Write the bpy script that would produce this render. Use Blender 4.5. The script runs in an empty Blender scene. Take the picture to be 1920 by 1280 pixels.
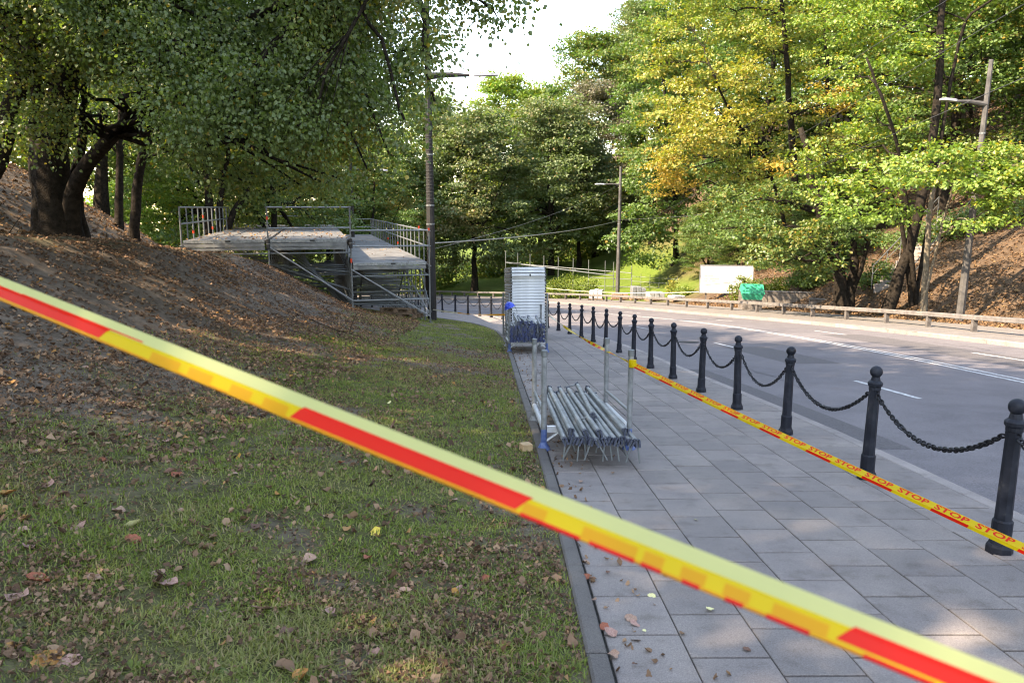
import bpy, math, random
import numpy as np
from mathutils import Vector, Matrix

sc = bpy.context.scene
R = math.radians
# ------------------------------------------------------------------ camera, sky, sun, exposure
PITCH = R(9.85); FPX = 1442.0; CAM_H = 1.6; SLOPE = 0.0932      # street falls away from the camera
cd = bpy.data.cameras.new('camera'); cam = bpy.data.objects.new('camera', cd); sc.collection.objects.link(cam)
cd.sensor_width = 36.0; cd.lens = FPX / 1920 * 36; cd.clip_start = 0.05; cd.clip_end = 2000
cd.dof.use_dof = True; cd.dof.focus_distance = 9.0; cd.dof.aperture_fstop = 5.5
cam.location = (0, 0, CAM_H); cam.rotation_euler = (R(90) - PITCH, 0, 0)
sc.camera = cam
SUN_AZ = (-0.90, -0.44); SUN_EL = R(42)
w = bpy.data.worlds.new('World'); sc.world = w; w.use_nodes = True
nt = w.node_tree; bg = nt.nodes['Background']
sky = nt.nodes.new('ShaderNodeTexSky'); sky.sky_type = 'NISHITA'; sky.sun_disc = False
sky.sun_elevation = SUN_EL; sky.sun_rotation = math.atan2(SUN_AZ[0], SUN_AZ[1])
sky.air_density = 1.0; sky.dust_density = 0.4; sky.ozone_density = 1.0; sky.altitude = 100
nt.links.new(sky.outputs[0], bg.inputs[0]); bg.inputs[1].default_value = 0.15
sd = bpy.data.lights.new('sun', 'SUN'); so = bpy.data.objects.new('sun', sd); sc.collection.objects.link(so)
sd.energy = 2.5; sd.angle = R(0.53); sd.color = (1.0, 0.95, 0.87)
sv = Vector((SUN_AZ[0], SUN_AZ[1], 0)).normalized() * math.cos(SUN_EL) + Vector((0, 0, math.sin(SUN_EL)))
so.rotation_euler = sv.to_track_quat('Z', 'Y').to_euler(); so.location = (-30, -12, 40)
sc.view_settings.view_transform = 'Standard'; sc.view_settings.look = 'None'
sc.view_settings.gamma = 1.0; sc.view_settings.exposure = 2.85
sc.view_settings.use_white_balance = True; sc.view_settings.white_balance_temperature = 9000; sc.view_settings.white_balance_tint = 14
sc.render.engine = 'CYCLES'
sc.cycles.use_denoising = True; sc.cycles.filter_width = 1.1
sc.cycles.max_bounces = 6; sc.cycles.diffuse_bounces = 3; sc.cycles.glossy_bounces = 2
sc.cycles.transmission_bounces = 4; sc.cycles.transparent_max_bounces = 8
sc.cycles.caustics_reflective = False; sc.cycles.caustics_refractive = False
sc.cycles.sample_clamp_indirect = 6.0

rng = np.random.default_rng(7); random.seed(7)
COL = sc.collection

# ------------------------------------------------------------------ geometry of the place
def ray(px, py):
    x = (px - 960) / FPX; y = (640 - py) / FPX; c, s = math.cos(PITCH), math.sin(PITCH)
    return (x, c + y * s, -s + y * c)
def P(px, py, Y):
    d = ray(px, py); t = Y / d[1]
    return Vector((d[0] * t, Y, CAM_H + d[2] * t))
def D(px, py, dep):                      # at a distance measured along the view axis
    d = ray(px, py); return Vector((d[0] * dep, d[1] * dep, CAM_H + d[2] * dep))
def curve(pts):
    xs = np.array([p[0] for p in pts], float); ys = np.array([p[1] for p in pts], float)
    m = np.gradient(xs, ys)
    def f(y):
        y = np.asarray(y, float); yc = np.clip(y, ys[0], ys[-1])
        i = np.clip(np.searchsorted(ys, yc) - 1, 0, len(ys) - 2); h = ys[i + 1] - ys[i]; t = (yc - ys[i]) / h
        r = ((2*t**3 - 3*t**2 + 1) * xs[i] + (t**3 - 2*t**2 + t) * h * m[i] + (-2*t**3 + 3*t**2) * xs[i+1] + (t**3 - t**2) * h * m[i+1])
        return r + np.where(y > ys[-1], (y - ys[-1]) * m[-1], 0.0)
    return f
EDGE = curve([(.33,-20),(.33,0),(.30,4),(.22,7.3),(.07,11.6),(-.12,17.5),(-.30,21.4),(-.66,24.7),(-1.3,27.6),(-2.85,31.6),(-5.2,36),(-9,42),(-20,56),(-42,78),(-75,106)])
BOL = curve([(2.86,-20),(2.86,0),(2.86,6),(2.84,8),(2.72,10.7),(2.53,13.75),(2.32,17.5),(1.97,21),(1.48,24.2),(.95,26.8),(-.61,32.1),(-2.04,35.6),(-3.7,38.65),(-6.4,43),(-16,55),(-38,77),(-71,105)])
MID = curve([(8.6,-20),(8.6,0),(8.68,12.7),(8.8,17),(8.6,23),(7.5,31.6),(5.1,38.65),(2.5,44.7),(-3,54),(-14,66),(-36,84),(-70,110)])
FAR = curve([(13.1,-20),(13.1,0),(13.1,12),(12.95,19),(12.6,23),(11.5,30),(9.2,38.6),(6.5,48.5),(3.2,57),(-4.5,67),(-14,76),(-36,95),(-60,115)])
RAIL = curve([(14.9,-20),(14.9,0),(14.8,12),(14.3,22.7),(14.1,27.7),(13.4,32),(12.1,39.3),(10.8,44.1),(9.0,51),(7.06,57.8),(3.9,65.8),(-2.8,73.7),(-8,81),(-28,99),(-50,118)])
TOE = curve([(-4.1,-20),(-4.1,0),(-4.2,18),(-4.7,25),(-7.2,32),(-12.5,42),(-25,58),(-47,80),(-80,108)])
def plane(y): return -SLOPE * np.asarray(y, float)
_lat = np.random.default_rng(3).random((256, 256))
def vnoise(x, y, s=1.0, o=0):
    x = np.asarray(x, float) / s + 31.7 + o * 17.3; y = np.asarray(y, float) / s + 57.1 + o * 9.1
    xi = np.floor(x).astype(int); yi = np.floor(y).astype(int); fx = x - xi; fy = y - yi
    fx = fx*fx*(3-2*fx); fy = fy*fy*(3-2*fy)
    g = lambda a, b: _lat[a % 256, b % 256]
    return (g(xi,yi)*(1-fx)+g(xi+1,yi)*fx)*(1-fy)+(g(xi,yi+1)*(1-fx)+g(xi+1,yi+1)*fx)*fy
def fbm(x, y, s, o=0): return (vnoise(x,y,s,o)*.55+vnoise(x,y,s*.47,o+1)*.28+vnoise(x,y,s*.21,o+2)*.17)
def sstep(a, b, x):
    t = np.clip((np.asarray(x, float) - a) / (b - a), 0, 1); return t*t*(3-2*t)
BU = [0, .6, 1.2, 2.0, 3.0, 3.8, 5, 6.5, 8, 12, 30, 60]; BZ = [.55, .74, 1.02, 1.46, 1.98, 2.22, 2.30, 2.5, 3.4, 5.5, 13, 20]
def terr_left(x, y):
    x = np.asarray(x, float); y = np.asarray(y, float)
    e = EDGE(y); t = TOE(y); u = e - x; u2 = t - x; wl = np.maximum(e - t, .5)
    lawn = .55 * np.clip(u / wl, 0, 1) ** 1.35
    z = np.where(u2 > 0, np.interp(u2, BU, BZ), lawn)
    amp = np.clip(u / .8, 0, 1)
    z = z + amp * ((fbm(x, y, 1.6) - .5) * .13 + (vnoise(x, y, .35, 4) - .5) * .035 + (vnoise(x, y, .12, 6) - .5) * .014 + sstep(-.6, 1.2, u2) * ((vnoise(x, y, .55, 9) - .5) * .11 + (vnoise(x, y, .2, 12) - .5) * .05))
    z = z + sstep(.5, 4, u2) * (fbm(x, y, 4, 8) - .5) * .5
    return plane(y) + z
def terr_right(x, y):
    x = np.asarray(x, float); y = np.asarray(y, float)
    wv = np.maximum(x - (RAIL(y) + 2.3), 0); k = .13 + .36 * sstep(11, 20, x + np.maximum(0, 30 - y) * .3)
    z = np.where(wv < 40, wv * k, 40 * k + (wv - 40) * .1) * sstep(-.5, 3.5, wv)
    return plane(y) + z + np.clip(wv, 0, 1) * (fbm(x, y, 3, 11) - .5) * .5
def terr(x, y):
    x = np.asarray(x, float); y = np.asarray(y, float)
    return np.where(x < EDGE(y), terr_left(x, y), np.where(x > RAIL(y) + 2.3, terr_right(x, y), plane(y)))
def tz(x, y): return float(terr(x, y))

# ------------------------------------------------------------------ helpers
def mesh_from(name, V, groups, col=None, smooth=False):
    me = bpy.data.meshes.new(name); V = np.asarray(V, np.float32).reshape(-1, 3)
    groups = [np.asarray(g, np.int32) for g in groups if len(g)]
    me.vertices.add(len(V)); me.vertices.foreach_set('co', V.ravel())
    nl = sum(g.size for g in groups); npoly = sum(len(g) for g in groups)
    me.loops.add(nl); me.polygons.add(npoly)
    me.loops.foreach_set('vertex_index', np.concatenate([g.ravel() for g in groups]))
    tot = np.concatenate([np.full(len(g), g.shape[1], np.int32) for g in groups])
    st = np.concatenate([[0], np.cumsum(tot)[:-1]]).astype(np.int32)
    me.polygons.foreach_set('loop_start', st)
    me.polygons.foreach_set('use_smooth', np.full(npoly, bool(smooth)))
    me.update(calc_edges=True); me.validate(clean_customdata=False)
    if col is not None:
        a = me.color_attributes.new('Col', 'FLOAT_COLOR', 'POINT'); c = np.ones((len(V), 4), np.float32)
        c[:, :col.shape[1]] = col; a.data.foreach_set('color', c.ravel())
    return me
class Acc:
    def __init__(s): s.V = []; s.F = {}; s.C = []; s.n = 0
    def add(s, V, groups, col=None):
        V = np.asarray(V, float).reshape(-1, 3)
        for g in groups:
            g = np.asarray(g, int)
            if g.size: s.F.setdefault(g.shape[1], []).append(g + s.n)
        s.V.append(V); s.n += len(V)
        if col is not None: s.C.append(np.asarray(col, float).reshape(len(V), -1))
        return s
    def box(s, lo, hi, M=None, ch=0):
        x0,y0,z0 = lo; x1,y1,z1 = hi
        V = np.array([(x,y,z) for z in (z0,z1) for y in (y0,y1) for x in (x0,x1)], float)
        if M is not None: V = np.array([tuple(M @ Vector(v)) for v in V])
        return s.add(V, [np.array([(0,2,3,1),(4,5,7,6),(0,1,5,4),(2,6,7,3),(0,4,6,2),(1,3,7,5)])])
    def tube(s, path, rad, n=6, caps=True, col=None):
        V, F, C = tube_arr(path, rad, n, caps)
        gs = [F]
        if len(C): gs += C
        return s.add(V, gs, None if col is None else np.tile(col, (len(V), 1)))
    def lathe(s, prof, n=16, c=(0,0,0), ph=0):
        a = np.arange(n) * 2 * math.pi / n + ph; V = []
        for r, z in prof: V.append(np.stack([c[0]+r*np.cos(a), c[1]+r*np.sin(a), np.full(n, c[2]+z)], 1))
        V = np.concatenate(V); F = []
        for k in range(len(prof)-1):
            for i in range(n): j = (i+1) % n; F.append((k*n+i, k*n+j, (k+1)*n+j, (k+1)*n+i))
        return s.add(V, [np.array(F), np.array([tuple(range(n))[::-1]]), np.array([tuple(range((len(prof)-1)*n, len(prof)*n))])])
    def mesh(s, name, smooth=False):
        return mesh_from(name, np.concatenate(s.V), [np.concatenate(v) for v in s.F.values()], np.concatenate(s.C) if s.C else None, smooth)
def tube_arr(path, rad, n=6, caps=True):
    p = np.asarray([tuple(q) for q in path], float); m = len(p); rad = np.broadcast_to(np.asarray(rad, float), (m,))
    t = np.gradient(p, axis=0); t /= np.linalg.norm(t, axis=1, keepdims=True) + 1e-9
    ref = np.array([0, 0, 1.]) if abs(t[:, 2]).mean() < .8 else np.array([1., 0, 0])
    a = np.cross(t, ref); a /= np.linalg.norm(a, axis=1, keepdims=True) + 1e-9; b = np.cross(t, a)
    th = np.arange(n) * 2 * math.pi / n
    V = (p[:, None] + rad[:, None, None] * (a[:, None] * np.cos(th)[None, :, None] + b[:, None] * np.sin(th)[None, :, None])).reshape(-1, 3)
    i = np.arange(n); j = (i + 1) % n
    F = np.concatenate([np.stack([k*n+i, (k+1)*n+i, (k+1)*n+j, k*n+j], 1) for k in range(m-1)])
    C = [np.array([i]), np.array([(m-1)*n + i[::-1]])] if caps else []
    return V, F, C
def obj(name, me, parent=None, mat=None, loc=None, rot=None, scl=None):
    o = bpy.data.objects.new(name, me); COL.objects.link(o)
    if mat is not None and me is not None:
        if len(me.materials) == 0: me.materials.append(mat)
        elif me.materials[0] is not mat:
            o.material_slots[0].link = 'OBJECT'; o.material_slots[0].material = mat
    if parent is not None: o.parent = parent
    if loc is not None: o.location = loc
    if rot is not None: o.rotation_euler = rot
    if scl is not None: o.scale = scl if hasattr(scl, '__len__') else (scl,)*3
    return o
def tag(o, label=None, cat=None, group=None, kind=None):
    if label: o['label'] = label
    if cat: o['category'] = cat
    if group: o['group'] = group
    if kind: o['kind'] = kind
    return o
def thing(name, loc, label, cat, group=None, rz=0):
    o = bpy.data.objects.new(name, None); COL.objects.link(o); o.location = loc; o.rotation_euler = (0,0,rz)
    return tag(o, label, cat, group)
def _unit(n, smooth=True):
    a = Acc(); a.lathe([(1,0),(1,1)], n); me = a.mesh('tube_%d' % n); return me
UNIT = _unit(10)
_ub = Acc(); _ub.box((-.5,-.5,-.5),(.5,.5,.5)); 
def rod(name, a, b, r, mat, parent=None, org=(0,0,0)):
    a = Vector(a) - Vector(org); b = Vector(b) - Vector(org); d = b - a
    o = obj(name, UNIT.copy() if False else UNIT, parent, mat, a, d.to_track_quat('Z','Y').to_euler(), (r, r, d.length)); return o
def bar(name, lo, hi, mat, parent=None, M=None, loc=None, rot=None):
    a = Acc(); a.box(lo, hi, M); return obj(name, a.mesh(name), parent, mat, loc, rot)
def bevbox(name, lo, hi, mat, parent=None, bev=.01, loc=None, rot=None, M=None):
    import bmesh
    bm = bmesh.new(); bmesh.ops.create_cube(bm, size=1)
    for v in bm.verts: v.co = Vector([lo[i] + (v.co[i]+.5)*(hi[i]-lo[i]) for i in range(3)])
    bmesh.ops.bevel(bm, geom=bm.edges[:], offset=bev, segments=1, affect='EDGES')
    if M is not None: bm.transform(M)
    me = bpy.data.meshes.new(name); bm.to_mesh(me); bm.free()
    return obj(name, me, parent, mat, loc, rot)

# ------------------------------------------------------------------ materials
class NM:
    def __init__(s, name):
        s.m = bpy.data.materials.new(name); s.m.use_nodes = True; s.t = s.m.node_tree; s.b = s.t.nodes['Principled BSDF']; s.out = s.t.nodes['Material Output']
    def n(s, typ, **kw):
        o = s.t.nodes.new('ShaderNode' + typ)
        for k, v in kw.items(): setattr(o, k, v)
        return o
    def l(s, a, b): s.t.links.new(a, b)
    def noise(s, scale, detail=4, vec=None, rough=.55):
        o = s.n('TexNoise'); o.inputs['Scale'].default_value = scale; o.inputs['Detail'].default_value = detail; o.inputs['Roughness'].default_value = rough
        if vec is None: vec = s.coord()
        s.l(vec, o.inputs['Vector']); return o.outputs['Fac']
    def coord(s, kind='Object'):
        if not hasattr(s, '_tc'): s._tc = s.n('TexCoord')
        return s._tc.outputs[kind]
    def world(s):
        return s.n('NewGeometry').outputs['Position']
    def ramp(s, fac, stops):
        o = s.n('ValToRGB'); e = o.color_ramp.elements
        while len(e) < len(stops): e.new(.5)
        for i, (p, c) in enumerate(stops): e[i].position = p; e[i].color = (*c, 1) if len(c) == 3 else c
        s.l(fac, o.inputs[0]); return o.outputs[0]
    def mix(s, fac, a, b, mode='MIX'):
        o = s.n('MixRGB', blend_type=mode)
        for sock, v in ((o.inputs[0], fac), (o.inputs[1], a), (o.inputs[2], b)):
            if hasattr(v, 'is_output'): s.l(v, sock)
            elif isinstance(v, (int, float)): sock.default_value = v
            else: sock.default_value = (*v, 1)
        return o.outputs[0]
    def bump(s, fac, strength=.3, dist=.01):
        o = s.n('Bump'); o.inputs['Strength'].default_value = strength; o.inputs['Distance'].default_value = dist
        s.l(fac, o.inputs['Height']); s.l(o.outputs[0], s.b.inputs['Normal'])
    def set(s, col=None, rough=None, metal=None, spec=None):
        if col is not None:
            if hasattr(col, 'is_output'): s.l(col, s.b.inputs['Base Color'])
            else: s.b.inputs['Base Color'].default_value = (*col, 1)
        if rough is not None:
            if hasattr(rough, 'is_output'): s.l(rough, s.b.inputs['Roughness'])
            else: s.b.inputs['Roughness'].default_value = rough
        if metal is not None: s.b.inputs['Metallic'].default_value = metal
        if spec is not None: s.b.inputs['Specular IOR Level'].default_value = spec
        return s
def simple(name, a, b, scale=8, rough=.6, metal=0, bump=.0, bd=.004, spec=.5, world=False, detail=4):
    m = NM(name); v = m.world() if world else m.coord(); f = m.noise(scale, detail, v)
    m.set(m.ramp(f, [(.32, a), (.68, b)]), rough, metal, spec)
    if bump: m.bump(m.noise(scale*4, 3, v), bump, bd)
    return m.m
def leaf_mat(name, g0, g1, au0, au1, trans=.42, gloss=.035):
    m = NM(name); at = m.n('Attribute', attribute_name='Col'); sp = m.n('SeparateColor'); m.l(at.outputs['Color'], sp.inputs[0])
    a = m.ramp(sp.outputs[0], [(0, g0), (1, g1)]); b = m.ramp(sp.outputs[0], [(0, au0), (1, au1)])
    c = m.mix(sp.outputs[1], a, b)
    d = m.n('BsdfDiffuse'); m.l(c, d.inputs[0]); t = m.n('BsdfTranslucent')
    tc = m.mix(1.0, c, (1.15, 1.35, .60), 'MULTIPLY'); m.l(tc, t.inputs[0])
    g = m.n('BsdfGlossy'); g.inputs['Roughness'].default_value = .48; g.inputs[0].default_value = (.9,.9,.9,1)
    x = m.n('MixShader'); x.inputs[0].default_value = trans; m.l(d.outputs[0], x.inputs[1]); m.l(t.outputs[0], x.inputs[2])
    y = m.n('MixShader'); y.inputs[0].default_value = gloss; m.l(x.outputs[0], y.inputs[1]); m.l(g.outputs[0], y.inputs[2])
    m.l(y.outputs[0], m.out.inputs[0]); m.t.nodes.remove(m.b); return m.m
def attr_mat(name, stops, rough=.8, trans=0):
    m = NM(name); at = m.n('Attribute', attribute_name='Col'); sp = m.n('SeparateColor'); m.l(at.outputs['Color'], sp.inputs[0])
    c = m.ramp(sp.outputs[0], stops); m.set(c, rough, 0, .25)
    if trans:
        t = m.n('BsdfTranslucent'); m.l(c, t.inputs[0]); x = m.n('MixShader'); x.inputs[0].default_value = trans
        m.l(m.b.outputs[0], x.inputs[1]); m.l(t.outputs[0], x.inputs[2]); m.l(x.outputs[0], m.out.inputs[0])
    return m.m
M = {}
M['linden'] = leaf_mat('linden_leaf', (.072,.118,.032), (.170,.230,.066), (.26,.17,.02), (.42,.30,.03), .50, .045)
M['green'] = leaf_mat('green_leaf', (.052,.108,.028), (.140,.220,.060), (.20,.13,.02), (.34,.20,.03), .40)
M['lightgreen'] = leaf_mat('light_green_leaf', (.090,.170,.030), (.230,.335,.075), (.30,.22,.02), (.45,.32,.03), .40)
M['yellow'] = leaf_mat('yellow_maple_leaf', (.10,.165,.032), (.26,.325,.07), (.34,.22,.04), (.46,.30,.06), .38)
M['chestnut'] = leaf_mat('browned_chestnut_leaf', (.070,.112,.042), (.160,.205,.085), (.17,.12,.055), (.27,.18,.085), .35)
M['purple'] = leaf_mat('dusky_leaf', (.10,.10,.065), (.19,.18,.12), (.12,.075,.05), (.20,.13,.09), .3)
M['bluegreen'] = leaf_mat('blue_green_leaf', (.055,.105,.065), (.13,.20,.12), (.14,.12,.03), (.22,.18,.05), .35)
M['bush'] = leaf_mat('bush_leaf', (.06,.10,.015), (.17,.22,.035), (.25,.2,.03), (.4,.3,.04), .35)
M['grassblade'] = leaf_mat('grass_blade', (.085,.125,.024), (.240,.285,.055), (.20,.155,.065), (.38,.30,.16), .3, .02)
M['bark'] = simple('dark_bark', (.012,.0095,.0075), (.036,.029,.023), 9, .95, 0, .9, .03, .1)
M['bark_pale'] = simple('pale_bark', (.12,.10,.075), (.24,.20,.15), 10, .95, 0, .7, .02, .1)
m = NM('asphalt'); v = m.world(); big = m.noise(.35, 4, v); fine = m.noise(90, 2, v, .7); med = m.noise(2.2, 5, v)
c1 = m.ramp(fine, [(.3,(.070,.063,.066)),(.72,(.215,.197,.203))]); c2 = m.ramp(big, [(.3,(.80,.80,.82)),(.7,(1.12,1.11,1.10))])
c3 = m.mix(1.0, c1, c2, 'MULTIPLY'); c4 = m.ramp(med, [(.35,(.9,.9,.9)),(.65,(1.08,1.08,1.08))])
m.set(m.mix(1.0, c3, c4, 'MULTIPLY'), .82, 0, .35); m.bump(fine, .5, .004); M['asphalt'] = m.m
def stone(name, a, b, tint=True, sc1=160):
    m = NM(name); v = m.world(); f = m.noise(sc1, 2, v, .7); g = m.noise(1.7, 5, v); h = m.noise(7, 5, v)
    c = m.ramp(f, [(.3, a), (.7, b)]); c = m.mix(1.0, c, m.ramp(g, [(.3,(.84,.84,.86)),(.7,(1.10,1.09,1.07))]), 'MULTIPLY')
    c = m.mix(1.0, c, m.ramp(h, [(.25,(.74,.73,.71)),(.45,(1.0,1.0,1.0)),(.62,(1.03,1.03,1.03)),(.78,(1.16,1.16,1.17))]), 'MULTIPLY')
    if tint:
        oi = m.n('ObjectInfo'); c = m.mix(1.0, c, m.ramp(oi.outputs['Random'], [(0,(.86,.86,.86)),(1,(1.08,1.07,1.06))]), 'MULTIPLY')
    m.set(c, .86, 0, .3); m.bump(f, .4, .003); return m.m
M['slab'] = stone('concrete_paving', (.155,.136,.126), (.275,.243,.227))
M['kerb'] = stone('concrete_kerb', (.195,.172,.160), (.33,.295,.275))
M['garden_kerb'] = stone('dark_garden_kerb', (.085,.076,.070), (.16,.146,.135))
M['bed'] = simple('joint_sand', (.028,.027,.024), (.070,.066,.058), 30, .95, 0, .4, .004, .2, True)
M['far_pavement'] = stone('pale_pavement', (.125,.112,.104), (.21,.19,.176), False, 60)
M['paint'] = simple('worn_road_paint', (.22,.22,.22), (.62,.62,.61), 14, .7, 0, .2, .002, .3, True, 8)
m = NM('bank_soil'); v = m.world(); at = m.n('Attribute', attribute_name='Col'); sp = m.n('SeparateColor'); m.l(at.outputs['Color'], sp.inputs[0])
n1 = m.noise(6, 6, v, .65); n2 = m.noise(38, 4, v, .7)
soil = m.mix(n2, m.ramp(n1, [(.3,(.060,.044,.032)),(.7,(.165,.125,.095))]), m.ramp(n1, [(.3,(.085,.064,.048)),(.7,(.235,.182,.14))]))
moss = m.mix(n2, m.ramp(n1, [(.3,(.030,.036,.012)),(.7,(.085,.092,.028))]), m.ramp(n1, [(.3,(.060,.055,.022)),(.7,(.15,.140,.050))]))
m.set(m.mix(sp.outputs[0], moss, soil), .95, 0, .15); m.bump(m.mix(.5, n1, n2), .9, .03); M['ground'] = m.m
m = NM('hillside_soil'); v = m.world(); at = m.n('Attribute', attribute_name='Col'); sp = m.n('SeparateColor'); m.l(at.outputs['Color'], sp.inputs[0])
n1 = m.noise(2.5, 6, v, .65); n2 = m.noise(14, 4, v, .7)
soil = m.mix(n2, m.ramp(n1, [(.3,(.048,.031,.021)),(.7,(.11,.073,.049))]), m.ramp(n1, [(.3,(.072,.048,.031)),(.7,(.155,.105,.07))]))
lawn = m.mix(n2, (.055,.10,.014), m.ramp(n1, [(.3,(.085,.135,.02)),(.7,(.17,.20,.045))]))
m.set(m.mix(sp.outputs[0], soil, lawn), .95, 0, .15); m.bump(n2, .8, .05); M['hill'] = m.m
M['litter'] = attr_mat('dry_leaf', [(0,(.042,.025,.016)),(.35,(.125,.068,.040)),(.6,(.24,.142,.085)),(.8,(.35,.22,.135)),(.93,(.42,.20,.05)),(1,(.50,.36,.06))], .8, .15)
M['litter_orange'] = attr_mat('orange_dry_leaf', [(0,(.055,.030,.018)),(.4,(.120,.067,.037)),(.75,(.20,.115,.058)),(1,(.33,.205,.09))], .8, .15)
m = NM('dark_iron_paint'); v = m.coord(); oi = m.n('ObjectInfo'); n1 = m.noise(9, 6, m.world(), .65); n2 = m.noise(45, 3, m.world())
c = m.ramp(n1, [(.32,(.006,.0075,.012)),(.52,(.013,.0155,.023)),(.66,(.026,.028,.036)),(.74,(.070,.066,.063))]); m.set(c, m.ramp(n1, [(.3,(.42,)*3),(.7,(.75,)*3)]), .0, .25); m.bump(n2, .3, .002); M['iron'] = m.m
M['chain'] = simple('black_chain', (.008,.008,.010), (.022,.022,.026), 40, .45, .4)
M['galv'] = simple('galvanised_steel', (.15,.158,.160), (.30,.31,.312), 14, .5, .35, .1, .001)
M['galv_dull'] = simple('weathered_scaffold_tube', (.10,.108,.108), (.21,.225,.225), 6, .5, .35)
M['alu'] = simple('aluminium', (.42,.43,.45), (.62,.63,.65), 5, .45, .35)
M['blue'] = simple('blue_end_casting', (.012,.020,.07), (.035,.060,.19), 25, .45, .2)
M['castend'] = simple('dark_cast_end', (.016,.020,.036), (.085,.095,.135), 60, .5, .35)
M['red'] = simple('red_band', (.55,.03,.01), (.75,.07,.02), 20, .5)
M['deck'] = simple('weathered_deck_board', (.085,.082,.078), (.155,.15,.142), 2.2, .8, 0, .2, .003, .3, True)
M['deckpale'] = simple('pale_deck_profile', (.50,.52,.55), (.70,.72,.75), 3, .5, .2)
M['decktan'] = simple('tan_deck_side', (.16,.135,.105), (.30,.26,.21), 8, .7, .0)
M['fascia'] = simple('grey_fascia', (.12,.122,.118), (.24,.242,.235), 3.5, .65, .1)
M['blue_paint'] = simple('worn_blue_paint', (.02,.06,.22), (.10,.15,.28), 30, .5)
M['black'] = simple('black_plastic', (.008,.008,.009), (.02,.02,.022), 20, .5)
M['helmet'] = simple('blue_helmet_shell', (.01,.05,.42), (.02,.075,.52), 6, .28)
M['wood'] = simple('pallet_wood', (.14,.085,.055), (.30,.20,.13), 9, .85, 0, .4, .004, .2)
M['newwood'] = simple('fresh_wood', (.36,.23,.12), (.52,.36,.20), 14, .8, 0, .3, .003)
M['pole'] = simple('dark_lamp_pole', (.010,.009,.009), (.022,.020,.019), 5, .7, .1, .3, .004)
M['pole_grey'] = simple('grey_lamp_pole', (.045,.042,.040), (.095,.088,.083), 4, .75, 0, .3, .004)
M['lampgrey'] = simple('lamp_head_grey', (.20,.21,.23), (.34,.35,.37), 6, .45, .3)
M['rail'] = simple('concrete_guard_rail', (.11,.10,.095), (.19,.175,.165), 5, .8, 0, .3, .006, .3, True)
M['railpost'] = simple('guard_rail_post', (.07,.062,.058), (.14,.125,.115), 8, .8, 0, .3, .004)
M['white'] = simple('white_board', (.60,.61,.62), (.68,.69,.70), 3, .5)
M['print'] = simple('faint_grey_print', (.16,.165,.17), (.22,.225,.23), 30, .6)
M['green_bin'] = simple('green_grit_bin', (.005,.30,.17), (.015,.40,.24), 4, .4)
M['green_dark'] = simple('green_bin_recess', (.004,.16,.10), (.006,.20,.13), 4, .4)
M['wall'] = simple('rough_low_wall', (.10,.085,.075), (.22,.19,.17), 9, .9, 0, .6, .01)
M['wire'] = simple('overhead_wire', (.05,.05,.05), (.10,.10,.10), 9, .5, .5)
M['wire_pale'] = simple('pale_overhead_wire', (.30,.30,.28), (.42,.42,.40), 9, .5, .3)
M['tarp'] = simple('white_wrapping', (.28,.28,.27), (.46,.46,.45), 4, .5, 0, .5, .01)
def tape_mat(name, col, tr=.35):
    m = NM(name); m.set(col, .38, 0, .2); t = m.n('BsdfTranslucent'); t.inputs[0].default_value = (*col, 1)
    x = m.n('MixShader'); x.inputs[0].default_value = tr; m.l(m.b.outputs[0], x.inputs[1]); m.l(t.outputs[0], x.inputs[2]); m.l(x.outputs[0], m.out.inputs[0]); return m.m
M['tape_yellow'] = tape_mat('tape_yellow', (.68,.48,.014)); M['tape_backlit'] = tape_mat('tape_backlit_yellow', (.56,.57,.24))
M['tape_red'] = tape_mat('tape_red', (.70,.013,.005), .2); M['tape_orange'] = tape_mat('tape_orange', (.70,.29,.012))
M['tape_ghost'] = tape_mat('tape_print_showing_through', (.70,.35,.013)); M['tape_white'] = tape_mat('tape_white', (.72,.66,.50))
M['rope'] = simple('grey_stake', (.2,.17,.13), (.32,.28,.22), 12, .9)

# ------------------------------------------------------------------ setting: ground sheets
def strip(name, fa, fb, ys, za, zb, mat, nx=1, kind='structure', parent=None):
    ys = np.asarray(ys, float); A = fa(ys) if callable(fa) else np.full(len(ys), fa); B = fb(ys) if callable(fb) else np.full(len(ys), fb)
    t = np.linspace(0, 1, nx + 1); X = A[:, None] * (1 - t) + B[:, None] * t; Yg = np.repeat(ys[:, None], nx + 1, 1)
    Z = plane(Yg) + za * (1 - t) + zb * t
    return obj(name, grid_mesh(name, X, Yg, Z), parent, mat)
def grid_mesh(name, X, Y, Z, col=None, smooth=True):
    n, m = X.shape; i = np.arange(n * m).reshape(n, m)
    F = np.stack([i[:-1,:-1], i[:-1,1:], i[1:,1:], i[1:,:-1]], -1).reshape(-1, 4)
    return mesh_from(name, np.stack([X, Y, Z], -1), [F], col, smooth)
YS = np.concatenate([np.arange(-18, 40, 1.0), np.arange(40, 122, 2.0)])
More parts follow.
